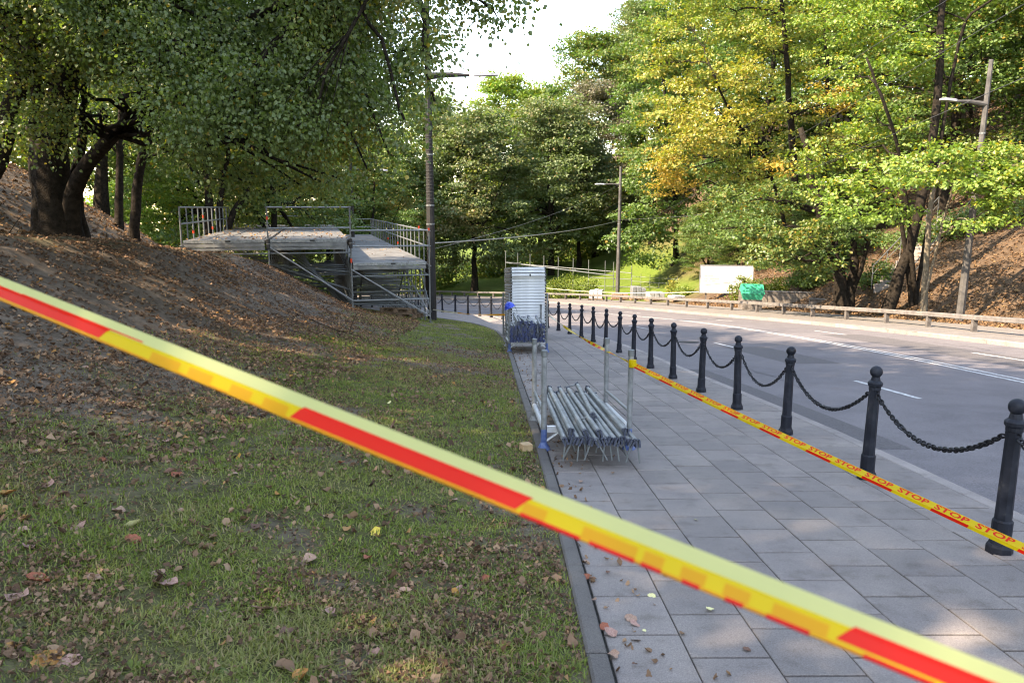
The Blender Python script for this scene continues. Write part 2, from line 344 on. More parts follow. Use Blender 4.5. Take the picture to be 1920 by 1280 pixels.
# left bank and lawn
yl = np.concatenate([np.arange(-25, 1.5, .8), np.arange(1.5, 10, .07), np.arange(10, 18, .14), np.arange(18, 34, .3), np.arange(34, 122, 1.5)])
ul = np.concatenate([np.arange(0, 4.5, .06), np.arange(4.5, 10, .13), np.arange(10, 20, .5), np.arange(20, 96, 3.0)])
Yg, Ug = np.meshgrid(yl, ul, indexing='ij'); Xg = EDGE(Yg) - Ug; Zg = terr_left(Xg, Yg)
def soilmask(x, y):
    u2 = TOE(y) - x; n = fbm(x, y, 1.3, 20); n2 = fbm(x, y, .38, 23)
    bank = sstep(-1.6, .5, u2 + (n - .5) * 2.6)
    crestgrass = sstep(3.3, 3.9, u2) * (1 - sstep(5, 6.5, u2)) * .45 * (y < 22)
    left = sstep(-.4, .9, ( -x - .42 * y) ) * .5 * (y < 9)
    patches = sstep(.50, .66, n * .55 + n2 * .45) * .9
    edge = (1 - sstep(0, .22, EDGE(y) - x)) * .5
    return np.clip(np.maximum.reduce([bank - crestgrass, patches, left * n * 1.6, edge]), 0, 1)
SM = soilmask(Xg, Yg)
grid = grid_mesh('ground', Xg[:, ::-1], Yg[:, ::-1], Zg[:, ::-1], np.stack([SM[:, ::-1].ravel()] * 3, 1))
ground = tag(obj('ground', grid, None, M['ground']), 'sloping bank of bare soil and mossy lawn left of the pavement', kind='structure')
# right hillside and far lawn
yr = np.concatenate([np.arange(-18, 20, 1.5), np.arange(20, 60, .5), np.arange(60, 100, 1.0), np.arange(100, 200, 5.0)])
wr = np.concatenate([np.arange(0, 12, .4), np.arange(12, 40, 1.2), np.arange(40, 150, 6.0)])
Y2, W2 = np.meshgrid(yr, wr, indexing='ij'); X2 = RAIL(Y2) + 2.3 + W2; Z2 = terr_right(X2, Y2)
lm = sstep(52, 60, Y2 + (fbm(X2, Y2, 4, 30) - .5) * 8) * (1 - sstep(12.5, 17.5, X2 + (fbm(X2, Y2, 5, 33) - .5) * 5))
hill = tag(obj('hillside', grid_mesh('hillside', X2, Y2, Z2, np.stack([lm.ravel()] * 3, 1)), None, M['hill']), 'leaf covered hillside and far green lawn across the road', kind='structure')
# wide sheet under everything out to the horizon
a = Acc(); a.add([(-900,-400,45),(900,-400,45),(900,1600,-110),(-900,1600,-110)], [np.array([(0,1,2,3)])])
V = np.array([(x, y, plane(y) - 14 if abs(x) > 130 or y > 190 or y < -60 else plane(y) - 12) for y in (-300,-60,190,500,1500) for x in (-900,-130,130,900)], float); V[:, 2] = np.maximum(V[:, 2], -45)
a = Acc(); a.add(V, [np.array([(r*4+c, r*4+c+1, r*4+c+5, r*4+c+4) for r in range(4) for c in range(3)])])
tag(obj('terrain', a.mesh('terrain'), None, M['hill']), kind='structure')

KN = lambda y: BOL(y) + .50            # inner line of road kerb
KR = lambda y: BOL(y) + .64            # road side of kerb
road = tag(strip('road', KR, FAR, YS, -.11, -.11, M['asphalt'], 6), 'grey asphalt road curving left between kerbs', kind='structure')
strip('road_line', lambda y: MID(y) - .15, lambda y: MID(y) - .06, YS, -.106, -.106, M['paint'], 1, parent=road)
strip('road_line', lambda y: MID(y) + .06, lambda y: MID(y) + .15, YS, -.106, -.106, M['paint'], 1, parent=road)
LANE1 = lambda y: KR(y) * .52 + MID(y) * .48
LANE2 = lambda y: FAR(y) * .5 + MID(y) * .5
for f, y0 in ((LANE1, 10.8), (LANE2, 15.9)):
    k = y0 - 16
    while k < 62:
        strip('road_dash', lambda y: f(y) - .045, lambda y: f(y) + .045, np.linspace(k, k + 2.0, 4), -.106, -.106, M['paint'], 1, parent=road); k += 8.0
# a manhole cover and repairs in the road
a = Acc(); a.lathe([(.30,0),(.30,.006),(.27,.008)], 20); obj('manhole_cover', a.mesh('manhole_cover'), road, M['iron'], (4.9, 21, -21*SLOPE-.108), (-math.atan(SLOPE),0,0))
M['asphalt_patch'] = simple('dark_asphalt_patch', (.050,.046,.047), (.140,.128,.131), 60, .85, 0, .4, .004, .3, True)
for f_, wd_, y0, y1 in ((lambda y: KR(y)+.02, .55, 7.5, 14.5), (lambda y: KR(y)+2.6, 1.1, 15.5, 19.5), (lambda y: MID(y)+1.2, 1.3, 13.5, 24)):
    strip('road_patch', f_, lambda y, f_=f_, wd_=wd_: f_(y)+wd_, np.linspace(y0, y1, 10), -.1075, -.1075, M['asphalt_patch'], 1, parent=road)
ckr = np.random.default_rng(91)
for k in range(9):      # sealed cracks
    x0 = ckr.uniform(4,12); y0 = ckr.uniform(7,32); yy_ = np.linspace(y0, y0+ckr.uniform(1.5,5), 12); xx_ = x0 + np.cumsum(ckr.normal(0,.07,12)) + (BOL(yy_)-BOL(y0))
    V = np.concatenate([np.stack([xx_-.012, yy_, plane(yy_)-.1055],1), np.stack([xx_+.012, yy_, plane(yy_)-.1055],1)]); F = np.array([(i, i+12, i+13, i+1) for i in range(11)]); obj('road_crack', mesh_from('road_crack', V, [F]), road, M['asphalt_patch'])
# pavement: bed, slabs, kerbs
pave = tag(strip('pavement', lambda y: EDGE(y) + .02, KN, YS, -.016, -.016, M['bed'], 4), 'grey concrete slab pavement beside the chained bollards', kind='structure')
NC = 7; LROW = .42; GAP = .003
ecol = lambda y, j: (EDGE(y) + .105) * (1 - j / NC) + (BOL(y) - .06) * (j / NC)
slabrng = np.random.default_rng(5)
def slab_arr(f0, f1, y0, y1, z1=0.0, g=GAP, ch=.004):
    ya, yb = y0 + g*2.4, y1 - g*2.4; dz = slabrng.normal(0, .0012, 4)
    c = [(f0(ya)+g, ya), (f1(ya)-g, ya), (f1(yb)-g, yb), (f0(yb)+g, yb)]; cx = sum(p[0] for p in c)/4; cy = (ya+yb)/2
    top = []; mid = []; bot = []
    for k, (x, y) in enumerate(c):
        x = float(x); sx = ch if x < cx else -ch; sy = ch if y < cy else -ch
        top.append((x+sx, y+sy, float(plane(y+sy))+z1+dz[k])); mid.append((x, y, float(plane(y))+z1-ch*.8+dz[k])); bot.append((x, y, float(plane(y))+z1-.03))
    V = np.array(top+mid+bot); F = [(0,1,2,3)] + [(4+i,4+(i+1)%4,(i+1)%4,i) for i in range(4)] + [(8+i,8+(i+1)%4,4+(i+1)%4,4+i) for i in range(4)]
    return V, np.array(F)
near = []; rest = Acc()
for j in range(NC + 1):
    if j < NC: f0 = lambda y, j=j: ecol(y, j); f1 = lambda y, j=j: ecol(y, j+1); L = LROW; off = (j % 2) * .21 + (.06 if j % 3 == 2 else 0)
    else: f0 = lambda y: BOL(y) - .06; f1 = KN; L = .50; off = .13
    y = -1.0 + off
    while y < 46:
        near.append((y, f0, f1, L)); y += L
near.sort(key=lambda t: (abs(t[0] - 8.4) if t[0] > 1.7 else 99))
for q, (y, f0, f1, L) in enumerate(near):
    V, F = slab_arr(f0, f1, y, y + L)
    if q < 290 and y > 1.7:
        c = V.mean(0); obj('paving_slab', mesh_from('paving_slab', V - c, [F]), pave, M['slab'], tuple(c))
    else: rest.add(V, [F])
tag(obj('paving_slabs', rest.mesh('paving_slabs'), pave, M['slab']), kind='stuff')
def kerb_run(name, fa, fb, y0, y1, L, zt, depth, mat, parent, nsep):
    y = y0; rest = Acc(); n = 0
    while y < y1:
        V, F = slab_arr(fa, fb, y, y + L, zt, .003, .012); V[8:, 2] -= depth
        if n < nsep and y > 1.0: c = V.mean(0); obj(name, mesh_from(name, V - c, [F]), parent, mat, tuple(c)); n += 1
        else: rest.add(V, [F])
        y += L
    tag(obj(name + '_run', rest.mesh(name + '_run'), parent, mat), kind='stuff')
kerb_run('garden_kerb_stone', lambda y: EDGE(y) - .0, lambda y: EDGE(y) + .095, -6, 60, 1.0, .022, .12, M['garden_kerb'], pave, 40)
kerb_run('kerb_stone', KN, KR, -6, 60, 1.0, .0, .14, M['kerb'], pave, 30)
fp = tag(strip('far_pavement', lambda y: FAR(y) + .16, lambda y: RAIL(y) + 2.5, YS, .004, .03, M['far_pavement'], 4), 'pale pavement behind the low concrete rail across the road', kind='structure')
kerb_run('far_kerb_stone', FAR, lambda y: FAR(y) + .17, -2, 100, 1.5, .012, .16, M['kerb'], fp, 50)

# ------------------------------------------------------------------ trees
def unit(v): return v / (np.linalg.norm(v, axis=-1, keepdims=True) + 1e-9)
def leaf_mesh(name, C, lobef, per, spread, size, flat=.30, droop=.35, upn=1.0, kind='kite', r=None, autumn=.03, jit=.40):
    r = r or rng; C = np.asarray(C, float); n = len(C) * per
    idx = np.repeat(np.arange(len(C)), per); off = r.normal(0, 1, (n, 3)) * np.array([1, 1, flat]) * .62
    pos = C[idx] + off * spread
    d = unit(off * np.array([1, 1, .3]) + r.normal(0, .55, (n, 3)) + np.array([0, 0, -droop]))
    tl = r.normal(0, .30, (len(C), 3))[idx]; nn = unit(tl + r.normal(0, jit, (n, 3)) + np.array([0, 0, upn])); side = unit(np.cross(d, nn)); nn = np.cross(side, d)
    s = (size * r.uniform(.65, 1.25, n))[:, None]
    cl = r.normal(0, .16, len(C))[idx]; a = np.clip(r.beta(2, 2, n) + cl, 0, 1)
    au = np.clip(np.asarray(lobef)[idx] + r.normal(0, .22, n) * (np.asarray(lobef)[idx] > .02) + (r.random(n) < autumn) * .9, 0, 1)
    if kind == 'kite':
        V = np.stack([pos, pos + d*s*.45 + side*s*.40 + nn*s*.10, pos + d*s, pos + d*s*.45 - side*s*.40 + nn*s*.10], 1); k = 4
        F = (np.arange(n) * 4)[:, None] + np.array([0, 1, 2, 3])
    else:
        V = np.stack([pos, pos + d*s*.10 + side*s*.36 + nn*s*.07, pos + d*s*.55 + side*s*.40 + nn*s*.10, pos + d*s, pos + d*s*.55 - side*s*.40 + nn*s*.10, pos + d*s*.10 - side*s*.36 + nn*s*.07], 1); k = 6
        F = np.concatenate([(np.arange(n) * 6)[:, None] + np.array([0, 1, 2, 3]), (np.arange(n) * 6)[:, None] + np.array([0, 3, 4, 5])])
    col = np.stack([np.repeat(a, k), np.repeat(au, k), np.zeros(n * k)], 1)
    return mesh_from(name, V.reshape(-1, 3), [F], col)
def bez(a, b, sag, n=6, jit=.0, r=None):
    t = np.linspace(0, 1, n)[:, None]; a = np.asarray(a, float); b = np.asarray(b, float); m = (a + b) / 2 + np.array([0, 0, sag])
    p = (1-t)**2 * a + 2*t*(1-t) * m + t**2 * b
    if jit: p[1:-1] += (r or rng).normal(0, jit, (n-2, 3))
    return p
def stem_path(pts, n=14, wob=.05, r=None):
    p = np.asarray(pts, float); k = np.linspace(0, 1, len(p)); t = np.linspace(0, 1, n)
    q = np.stack([np.interp(t, k, p[:, i]) for i in range(3)], 1)
    for _ in range(2): q[1:-1] = q[1:-1] * .5 + (q[:-2] + q[2:]) * .25
    q[1:-1] += (r or rng).normal(0, wob, (n-2, 3)) * np.array([1, 1, .3]); return q
def grow(stems, lobes, per, size, spread, cl_per, r, kind='kite', droop=.35, flat=.45, twigs=.5, limb=.07, upn=1.0, autumn=.03, sides=9):
    """stems: (points, r0, r1); lobes: (centre, radii, autumn). Returns trunk mesh, crown mesh in the given coordinates."""
    T = Acc(); allp = []
    for pts, r0, r1 in stems:
        q = stem_path(pts, 16, r0 * .12, r); tt = np.linspace(0, 1, 16); rr = r0 + (r1 - r0) * tt ** .8
        if len(allp) == 0 or r0 > .15: rr = rr * (1 + .75 * np.exp(-tt * 15))
        V, F, C = tube_arr(q, rr, sides); ang = np.arange(len(V)) % sides
        V = V + np.repeat(r.normal(0, .05, (16, 1)), sides, 0) * 0 + r.normal(0, 1, V.shape) * (np.repeat(rr, sides)[:, None] * .06)
        T.add(V, [F] + C); allp.append(np.concatenate([q, rr[:, None]], 1)[6:])
    sp = np.concatenate(allp); Cs = []; Lf = []
    for c, rad, au in lobes:
        c = np.asarray(c, float); rad = np.broadcast_to(np.asarray(rad, float), (3,))
        dd = np.linalg.norm(sp[:, :3] - c, axis=1) + np.maximum(0, sp[:, 2] - c[2] + .3) * 2.5 + r.random(len(sp)) * .4
        k = int(np.argmin(dd)); a0 = sp[k, :3]; L = np.linalg.norm(c - a0)
        lp = bez(a0, c, L * .10, 7, L * .03, r); r0 = min(sp[k, 3] * .7, limb * (.5 + .2 * L))
        T.tube(lp, np.linspace(r0, .012 + limb * .1, 7), 5, False)
        vol = rad.prod() ** (1/3); n = max(4, int(cl_per * (vol ** 2)))
        u = unit(r.normal(0, 1, (n, 3))); rr = r.random(n) ** .42; pts = c + u * rr[:, None] * rad
        Cs.append(pts); Lf += [au] * n
        for p in pts[: int(n * twigs)]:
            q = lp[r.integers(3, 7)]; T.tube(bez(q, p, np.linalg.norm(p - q) * .12, 4), np.array([.018, .014, .010, .006]) * (limb / .07) ** .5, 3, False)
    return T, np.concatenate(Cs), np.array(Lf)
def custom_tree(name, base, stems, lobes, mat, label, cat='tree', group=None, per=30, size=.2, spread=.5, cl_per=7, seed=1, bark='bark', **kw):
    r = np.random.default_rng(seed); lk = {k: kw.pop(k) for k in ('kind', 'droop', 'flat', 'upn', 'autumn', 'jit') if k in kw}
    b = np.asarray(base, float)
    T, C, L = grow([([np.asarray(p, float) - b for p in s[0]], s[1], s[2]) for s in stems], [(np.asarray(c, float) - b, rd, au) for c, rd, au in lobes], per, size, spread, cl_per, r, **kw)
    t = thing(name, tuple(b), label, cat, group)
    obj('trunk', T.mesh('trunk', True), t, M[bark]); obj('crown', leaf_mesh('crown', C, L, per, spread, size, r=r, **lk), t, M[mat]); return t
PROTO = {}
def proto(key, H, Rw, clear, nl, per, size, spread, cl_per, seed, droop=.35, shape='oval', lean=0.0):
    r = np.random.default_rng(seed)
    stems = [([(0,0,-.8),(r.normal(0,.15),r.normal(0,.15),H*.3),(r.normal(0,.4),r.normal(0,.4),H*.62),(r.normal(0,.5),r.normal(0,.5),H*.9)], H*.017+.03, .05)]
    for k in range(3):
        a = r.uniform(0, 6.28); s = H * r.uniform(.22, .38)
        stems.append(([(0,0,s),(math.cos(a)*Rw*.3, math.sin(a)*Rw*.3, s+H*.16),(math.cos(a)*Rw*.55, math.sin(a)*Rw*.55, s+H*.36)], H*.009, .03))
    lobes = []
    for k in range(nl):
        f = (k + r.random()) / nl; z = clear + (H - clear) * f ** .9; fz = (z - clear) / (H - clear)
        prof = (math.sin(math.pi * min(1, .12 + fz * .86)) ** .6) if shape == 'oval' else (1 - fz) ** .6 + .15
        a = k * 2.4 + r.uniform(-.5, .5); rad = Rw * prof * r.uniform(.45, .82)
        lr = Rw * r.uniform(.26, .42)
        lobes.append(((math.cos(a)*rad, math.sin(a)*rad, min(z, H - lr*.6)), (lr, lr, lr * r.uniform(.55, .8)), float(np.clip(r.normal(.06, .14), 0, .6))))
    lobes.append(((0,0,H-Rw*.3), (Rw*.35, Rw*.35, Rw*.35), 0.05))
    T, C, L = grow(stems, lobes, per, size, spread, cl_per, r, twigs=.25, limb=.1)
    PROTO[key] = (T.mesh(key + '_trunk', True), leaf_mesh(key + '_crown', C, L, per, spread, size, droop=droop, r=r))
def tree_at(key, x, y, sc_, rz, mat, name, label, group=None, sz=None, bark='bark', dz=-.1):
    t = thing(name, (x, y, tz(x, y) + dz), label, 'tree', group, rz); t.scale = (sc_, sc_, sc_ if sz is None else sz)
    obj('trunk', PROTO[key][0], t, M[bark]); obj('crown', PROTO[key][1], t, M[mat]); return t
proto('tall', 20, 5.2, 4.0, 34, 44, .25, .62, 8, 11)
proto('broad', 17, 6.8, 3.2, 36, 44, .25, .66, 6.5, 12)
proto('fine', 16, 5.6, 2.4, 38, 56, .17, .5, 8, 13)
proto('shade', 15, 6.2, 4.5, 30, 16, .26, .6, 7, 14)

# --- right: maples on the hillside
def pts(*a): return [tuple(P(*q)) for q in a]
def lob(l): return [(P(x, y, Y), (r, r, r * .62), au) for x, y, Y, r, au in l]
def on(px, py, Y):
    p = P(px, py, Y); return (p.x, p.y, tz(p.x, p.y))
def stem(px, py, Y, rest, r0, r1):
    b = on(px, py, Y); return ([(b[0], b[1], b[2]-.5), (b[0], b[1], b[2]+.1)] + pts(*rest), r0, r1)
GM = 'maples on the hillside across the road'
bm1 = on(1502, 410, 47)
custom_tree('maple_tree', bm1, [stem(1502,410,47,[(1490,300,46),(1478,180,45),(1470,60,44),(1462,-40,43)],.30,.09), stem(1548,410,48,[(1546,300,48),(1556,180,47),(1545,40,46)],.27,.08),
    stem(1500,410,47,[(1440,290,44),(1370,220,41),(1330,120,40)],.16,.04)],
  lob([(1290,300,40,2.0,0.45),(1262,205,41,2.2,0.38),(1335,140,42,2.2,0.33),(1395,80,43,2.2,0.18),(1425,225,41,2.1,0.33),(1345,225,40,2.2,0.45),(1450,25,44,2.3,0.11),(1300,60,43,2.1,0.14),(1232,310,41,1.4,0.95),(1262,352,41,1.3,0.95),
       (1485,140,45,2.0,0.29),(1530,250,46,1.7,0.41),(1385,330,41,1.8,0.26),(1340,20,44,2.3,0.11),(1250,120,43,2.0,0.26),(1440,300,43,1.5,0.29),(1560,190,45,1.5,0.95),(1400,150,40,1.8,0.38),(1515,60,46,1.9,0.11),(1310,250,38,1.6,0.48),
       (1565,170,43,1.1,0.95),(1450,310,40,1.0,0.95),(1400,-60,44,2.4,0.11),(1300,-20,44,2.2,0.11),(1500,-50,45,2.2,0.11),(1370,270,38,1.4,0.41)]),
  'yellow', 'yellow and orange maple with several stems, brightest crown above the billboard', group=GM, per=60, size=.17, spread=.48, cl_per=7.5, seed=21)
bm2 = on(1665, 572, 33)
custom_tree('maple_tree', bm2, [stem(1665,572,33,[(1690,500,33),(1718,430,33),(1742,330,33),(1755,200,33),(1760,60,33),(1772,-60,33)],.30,.12), stem(1738,345,33,[(1690,290,32),(1660,200,31),(1625,110,31)],.13,.04),
    stem(1760,80,33,[(1800,40,33),(1860,0,32)],.12,.04), stem(1722,425,33,[(1690,405,33),(1668,380,32)],.16,.05)],
  lob([(1560,350,30,1.2,.08),(1620,345,29,1.2,.05),(1600,395,29,1.1,.02),(1655,395,29,1.1,.02),(1690,330,30,1.2,.05),(1720,300,30,1.1,.05),(1700,100,33,1.7,.03),(1650,50,34,1.8,.03),(1605,150,34,1.7,.05),(1645,225,33,1.5,.05),
       (1590,270,34,1.5,.08),(1745,20,34,1.8,.02),(1810,-20,34,1.9,.02),(1560,60,36,1.8,.1),(1590,-20,36,2.0,.05),(1690,-40,34,2.0,.03),(1750,120,36,1.5,.05),(1520,300,34,1.1,.2)]),
  'lightgreen', 'light green maple with a dark leaning trunk in front of the steps', group=GM, per=62, size=.155, spread=.46, cl_per=10, seed=22)
bm3 = on(1733, 575, 31)
custom_tree('maple_tree', bm3, [stem(1733,575,31,[(1736,500,31),(1742,420,31),(1748,350,31),(1770,300,30.5)],.16,.07), stem(1746,365,31,[(1790,330,30),(1850,300,27)],.07,.03)],
  lob([(1780,295,27,1.1,.03),(1840,310,26.5,1.1,.04),(1900,345,26,1.1,.06),(1835,365,26,.8,.04),(1885,400,26,.8,.05),(1925,330,26,1.2,.05),(1760,330,28,.8,.03),(1890,295,27,1.0,.1),(1810,345,26.5,.8,.02),(1825,420,26,.45,.02),(1700,320,27.5,.7,.02)]),
  'lightgreen', 'slender pale trunked maple with low bright leaves by the grey lamp post', group=GM, per=62, size=.15, spread=.40, cl_per=15, seed=23, bark='bark_pale')
bm4 = on(1583, 570, 36)
custom_tree('maple_tree', bm4, [stem(1583,570,36,[(1570,500,36),(1552,430,36),(1520,340,36),(1500,240,36)],.44,.12), stem(1592,570,36,[(1600,500,36),(1603,430,36),(1612,380,36)],.30,.10), stem(1596,520,36,[(1625,460,35.5),(1650,415,35)],.15,.06)],
  lob([(1455,455,33,1.1,.06),(1490,440,32,1.0,.25),(1530,440,32,1.0,.1),(1560,470,32,.9,.05),(1430,480,34,1.0,.1),(1475,490,33,.9,.04),(1400,420,35,1.4,.02),(1440,370,36,1.5,.05),(1380,370,37,1.4,.05),(1500,360,37,1.4,.05),(1570,420,34,1.1,.02),
       (1340,430,38,1.5,.02),(1350,370,39,1.3,.05),(1540,500,33,.8,.04),(1600,440,35,1.0,.02)]),
  'green', 'dark forked maple whose low branches hang over the hedge and low wall', group=GM, per=62, size=.155, spread=.43, cl_per=11, seed=24)
bm5 = on(1264, 532, 70)
custom_tree('lime_tree', bm5, [stem(1264,532,70,[(1266,470,70),(1268,400,70),(1260,300,70),(1245,180,70),(1235,60,70)],.34,.10)],
  lob([(1205,400,68,2.6,.02),(1235,440,67,2.4,.02),(1290,400,68,2.6,.02),(1215,300,69,2.8,.03),(1230,330,67,2.8,.04),(1235,200,70,2.8,.05),(1235,120,70,2.6,.03),(1265,90,70,2.8,.05),(1255,30,70,2.6,.02),(1270,300,67,2.6,.1),(1180,450,67,2.0,.01),
       (1215,470,66,2.2,.02),(1290,0,70,2.6,.02),(1300,340,68,2.6,.05),(1310,470,69,2.4,.03),(1250,240,68,2.5,.1)]),
  'green', 'tall lime tree with a straight bare trunk standing on the sunny lawn', per=60, size=.27, spread=.72, cl_per=5, seed=25)
# filler maples higher up the hill; darker leaf colour stands in for their shade
HB = [('fine',24,44,1.15,'green'),('fine',29,38,1.2,'green'),('broad',33,47,1.25,'green'),('fine',25,56,1.2,'green'),('tall',19,60,1.1,'green'),('broad',38,58,1.3,'green'),('tall',30,66,1.25,'yellow'),('tall',22,74,1.2,'green'),
      ('tall',34,80,1.3,'green'),('broad',46,70,1.35,'green'),('fine',36,33,1.2,'green'),('broad',44,44,1.3,'green'),('tall',15,82,1.1,'green'),('tall',26,90,1.3,'green'),('broad',52,55,1.4,'green'),('tall',42,92,1.35,'green'),('broad',58,78,1.5,'green'),('fine',29,27,1.1,'green')]
for k, (key, x, y, s, mt) in enumerate(HB):
    tree_at(key, x, y, s, k * 1.7, mt, 'hillside_tree', 'leafy tree in the wood on the upper hillside behind the maples', 'wood on the upper hillside')

YT = [(17.2,43.5,.40),(18.2,50,.5),(20,47,.48),(18.5,56,.55),(21,52,.5),(19,63,.6),(22,61,.6),(16.6,56,.5),(15.3,60.5,.5),(17,53,.42)]
for k, (x, y, s) in enumerate(YT):
    tree_at('fine', x, y, s, k * 2.3, 'green', 'young_tree', 'low leafy young tree on the slope between the maple trunks', 'young growth on the slope', sz=s*.8, dz=-.7)  # darker leaf green paints in the shade of the slope behind the trunks
# --- centre: trees beyond the bend
CT = [('broad',-4.0,83,1.12,.4,'chestnut','horse_chestnut_tree','browning horse chestnut behind the far rail, left of the deck stack'),
      ('broad',4.5,88,1.15,2.0,'chestnut','horse_chestnut_tree','large brown tinged horse chestnut in the middle of the wood'),
      ('tall',10.5,98,1.08,1.1,'purple','dusky_tree','tall dull purplish tree behind the lawn'),
      ('tall',10.0,104,1.42,3.0,'green','rounded_tree','tallest rounded green tree on the skyline'),
      ('tall',-1.5,104,1.25,4.0,'lightgreen','pale_tree','pale green tree whose top shows beside the lamp arm'),
      ('tall',4.0,108,1.15,5.2,'lightgreen','pale_tree','pale green tree on the skyline behind the browned chestnuts'),
      ('broad',8.0,92,.86,.9,'bluegreen','blue_green_tree','bluish green tree above the unfinished scaffold frame'),
      ('tall',-9.5,86,1.10,2.6,'green','green_tree','deep green tree behind the dark lamp post'),
      ('broad',-14,79,1.0,1.9,'green','green_tree','green tree behind the far end of the stage'),
      ('tall',17,104,1.05,3.6,'chestnut','browned_tree','brownish tree at the top of the lawn beside the purplish one')]
for key, x, y, s, rz, mt, nm, lb in CT: tree_at(key, x, y, s, rz, mt, nm, lb, 'trees beyond the bend')
for k, (x, y, s) in enumerate([(-20,98,1.2),(-8,108,1.2),(18,118,1.1),(28,112,1.3),(-32,104,1.3),(6,122,1.1),(-2,120,1.1),(-46,98,1.3)]):
    tree_at(('tall','broad')[k % 2], x, y, s, k * 1.3, ('green','lightgreen','chestnut')[k % 3], 'backdrop_tree', 'tree at the back of the wood beyond the bend', 'back of the wood beyond the bend')
# --- left: trees on the bank behind and beside the stage
LT = [('fine',-12.3,39.5,.78,.3,'linden','linden_tree','dark linden behind the left railing of the stage'),
      ('fine',-17.5,33,.95,1.4,'linden','linden_tree','dark linden on the leafy slope left of the stage'),
      ('fine',-14.5,60,.85,2.2,'yellow','yellow_tree','yellow tinted tree behind the far end of the stage deck'),
      ('fine',-20,52,1.0,3.3,'lightgreen','bright_tree','bright green tree seen through the linden boughs'),
      ('broad',-26,62,1.1,4.1,'green','green_tree','green tree high on the slope behind the lindens'),
      ('fine',-24,42,1.0,5.3,'green','green_tree','green tree on the slope directly behind the dark lindens'),
      ('broad',-32,48,1.1,.8,'lightgreen','bright_tree','bright tree at the top of the slope'),
      ('tall',-19,70,1.0,2.8,'green','green_tree','tall green tree behind the yellow tinted one'),
      ('fine',-10.2,58,.72,4.6,'green','green_tree','small green tree beside the second lamp post')]
for key, x, y, s, rz, mt, nm, lb in LT: tree_at(key, x, y, s, rz, mt, nm, lb, 'trees on the bank around the stage')
# near linden: massive trunk on the crest with drooping boughs over the top of the view
bl = on(95, 405, 17)
lr = np.random.default_rng(77); lobes = []
bx = [-250, 0, 120, 230, 290, 360, 450, 560, 640, 690, 740, 780]; by = [30, 40, 60, 130, 250, 310, 325, 320, 290, 240, 160, 30]
while len(lobes) < 125:
    x = lr.uniform(-250, 780); y = lr.uniform(-260, 335)
    if y > np.interp(x, bx, by) - 25: continue
    Yd = lr.uniform(10.5, 20); r = Yd * lr.uniform(.040, .068)
    if x > 600 and Yd > 15: Yd -= 4
    lobes.append((P(x, y, Yd), (r, r, r * .8), .0 if lr.random() < .93 else .35))
for x, y, Yd, r in [(840,-10,10,.2),(885,5,10,.2),(925,20,10,.18),(965,-10,10,.15),(808,110,10,.10),(815,190,10.3,.06),(795,40,10,.18),(900,-60,10,.3),(765,240,11,.2),(730,290,12,.22),(640,335,13,.3),(560,345,14,.35),(470,345,14,.35),(690,320,12.5,.2),(610,345,12,.2),(420,340,14,.3)]:
    lobes.append((P(x, y, Yd), (r, r, r * .8), .05))
for x, y, Yd, r in [(60,230,13,.45),(110,200,13.5,.4),(30,130,13,.5),(90,60,13,.6),(170,110,13,.6),(110,270,13.5,.25),(55,20,12,.5),(10,250,12.5,.3)]:
    lobes.append((P(x, y, Yd), (r, r, r * .7), .06))
def pp(*a): return [tuple(P(*q)) for q in a]
b0 = tuple(bl)
custom_tree('linden_tree', bl, [([(b0[0],b0[1],b0[2]-.6),(b0[0],b0[1],b0[2])] + pp((95,300,17),(118,180,16.5),(135,60,16),(150,-80,15.5),(180,-260,15)), .46, .16),
    ([(b0[0]-.2,b0[1],b0[2]-.4)] + pp((70,330,17),(75,230,17),(60,120,16.5),(80,0,16)), .24, .1),
    ([(b0[0]+.3,b0[1]+.2,b0[2]-.4)] + pp((125,350,17),(180,290,16.5),(228,245,16),(300,160,15),(420,60,13.5),(560,-20,12),(760,-60,11)), .20, .05),
    ([(b0[0]+.4,b0[1]+.5,b0[2]-.4)] + pp((140,340,17.5),(155,250,17.5),(160,150,17)), .16, .06),
    (pp((140,40,16),(300,-60,14.5),(520,-150,12.5),(800,-130,11)), .13, .04), (pp((130,0,16),(200,-150,14),(350,-250,12)), .14, .05)],
  lobes, 'linden', 'massive dark linden on the bank with drooping boughs over the stage', group='lindens on the bank', per=56, size=.058, spread=.28, cl_per=72, seed=31, kind='heart', droop=.9, flat=1.0, twigs=.5, limb=.04, upn=.5, autumn=.02, jit=.6)
bl2 = on(-60, 420, 14)
custom_tree('linden_tree', bl2, [([(bl2[0],bl2[1],bl2[2]-.5),(bl2[0],bl2[1],bl2[2])] + pp((-10,300,14),(30,190,14),(75,60,14),(100,-60,14),(110,-300,13)), .24, .10)],
  [(P(x, y, Y), (r, r, r*.8), .02) for x, y, Y, r in [(40,-40,13,.9),(120,-120,13,1.2),(-80,60,13,.9),(-100,-100,13,1.4),(20,60,14.5,.6),(200,-250,12,1.5),(0,-300,12,1.6)]],
  'linden', 'leaning dark linden trunk at the very edge of the picture', group='lindens on the bank', per=50, size=.075, spread=.32, cl_per=26, seed=32, kind='heart', droop=.9, flat=.9, twigs=.35, limb=.05, upn=.6)
bl3 = on(243, 360, 24)
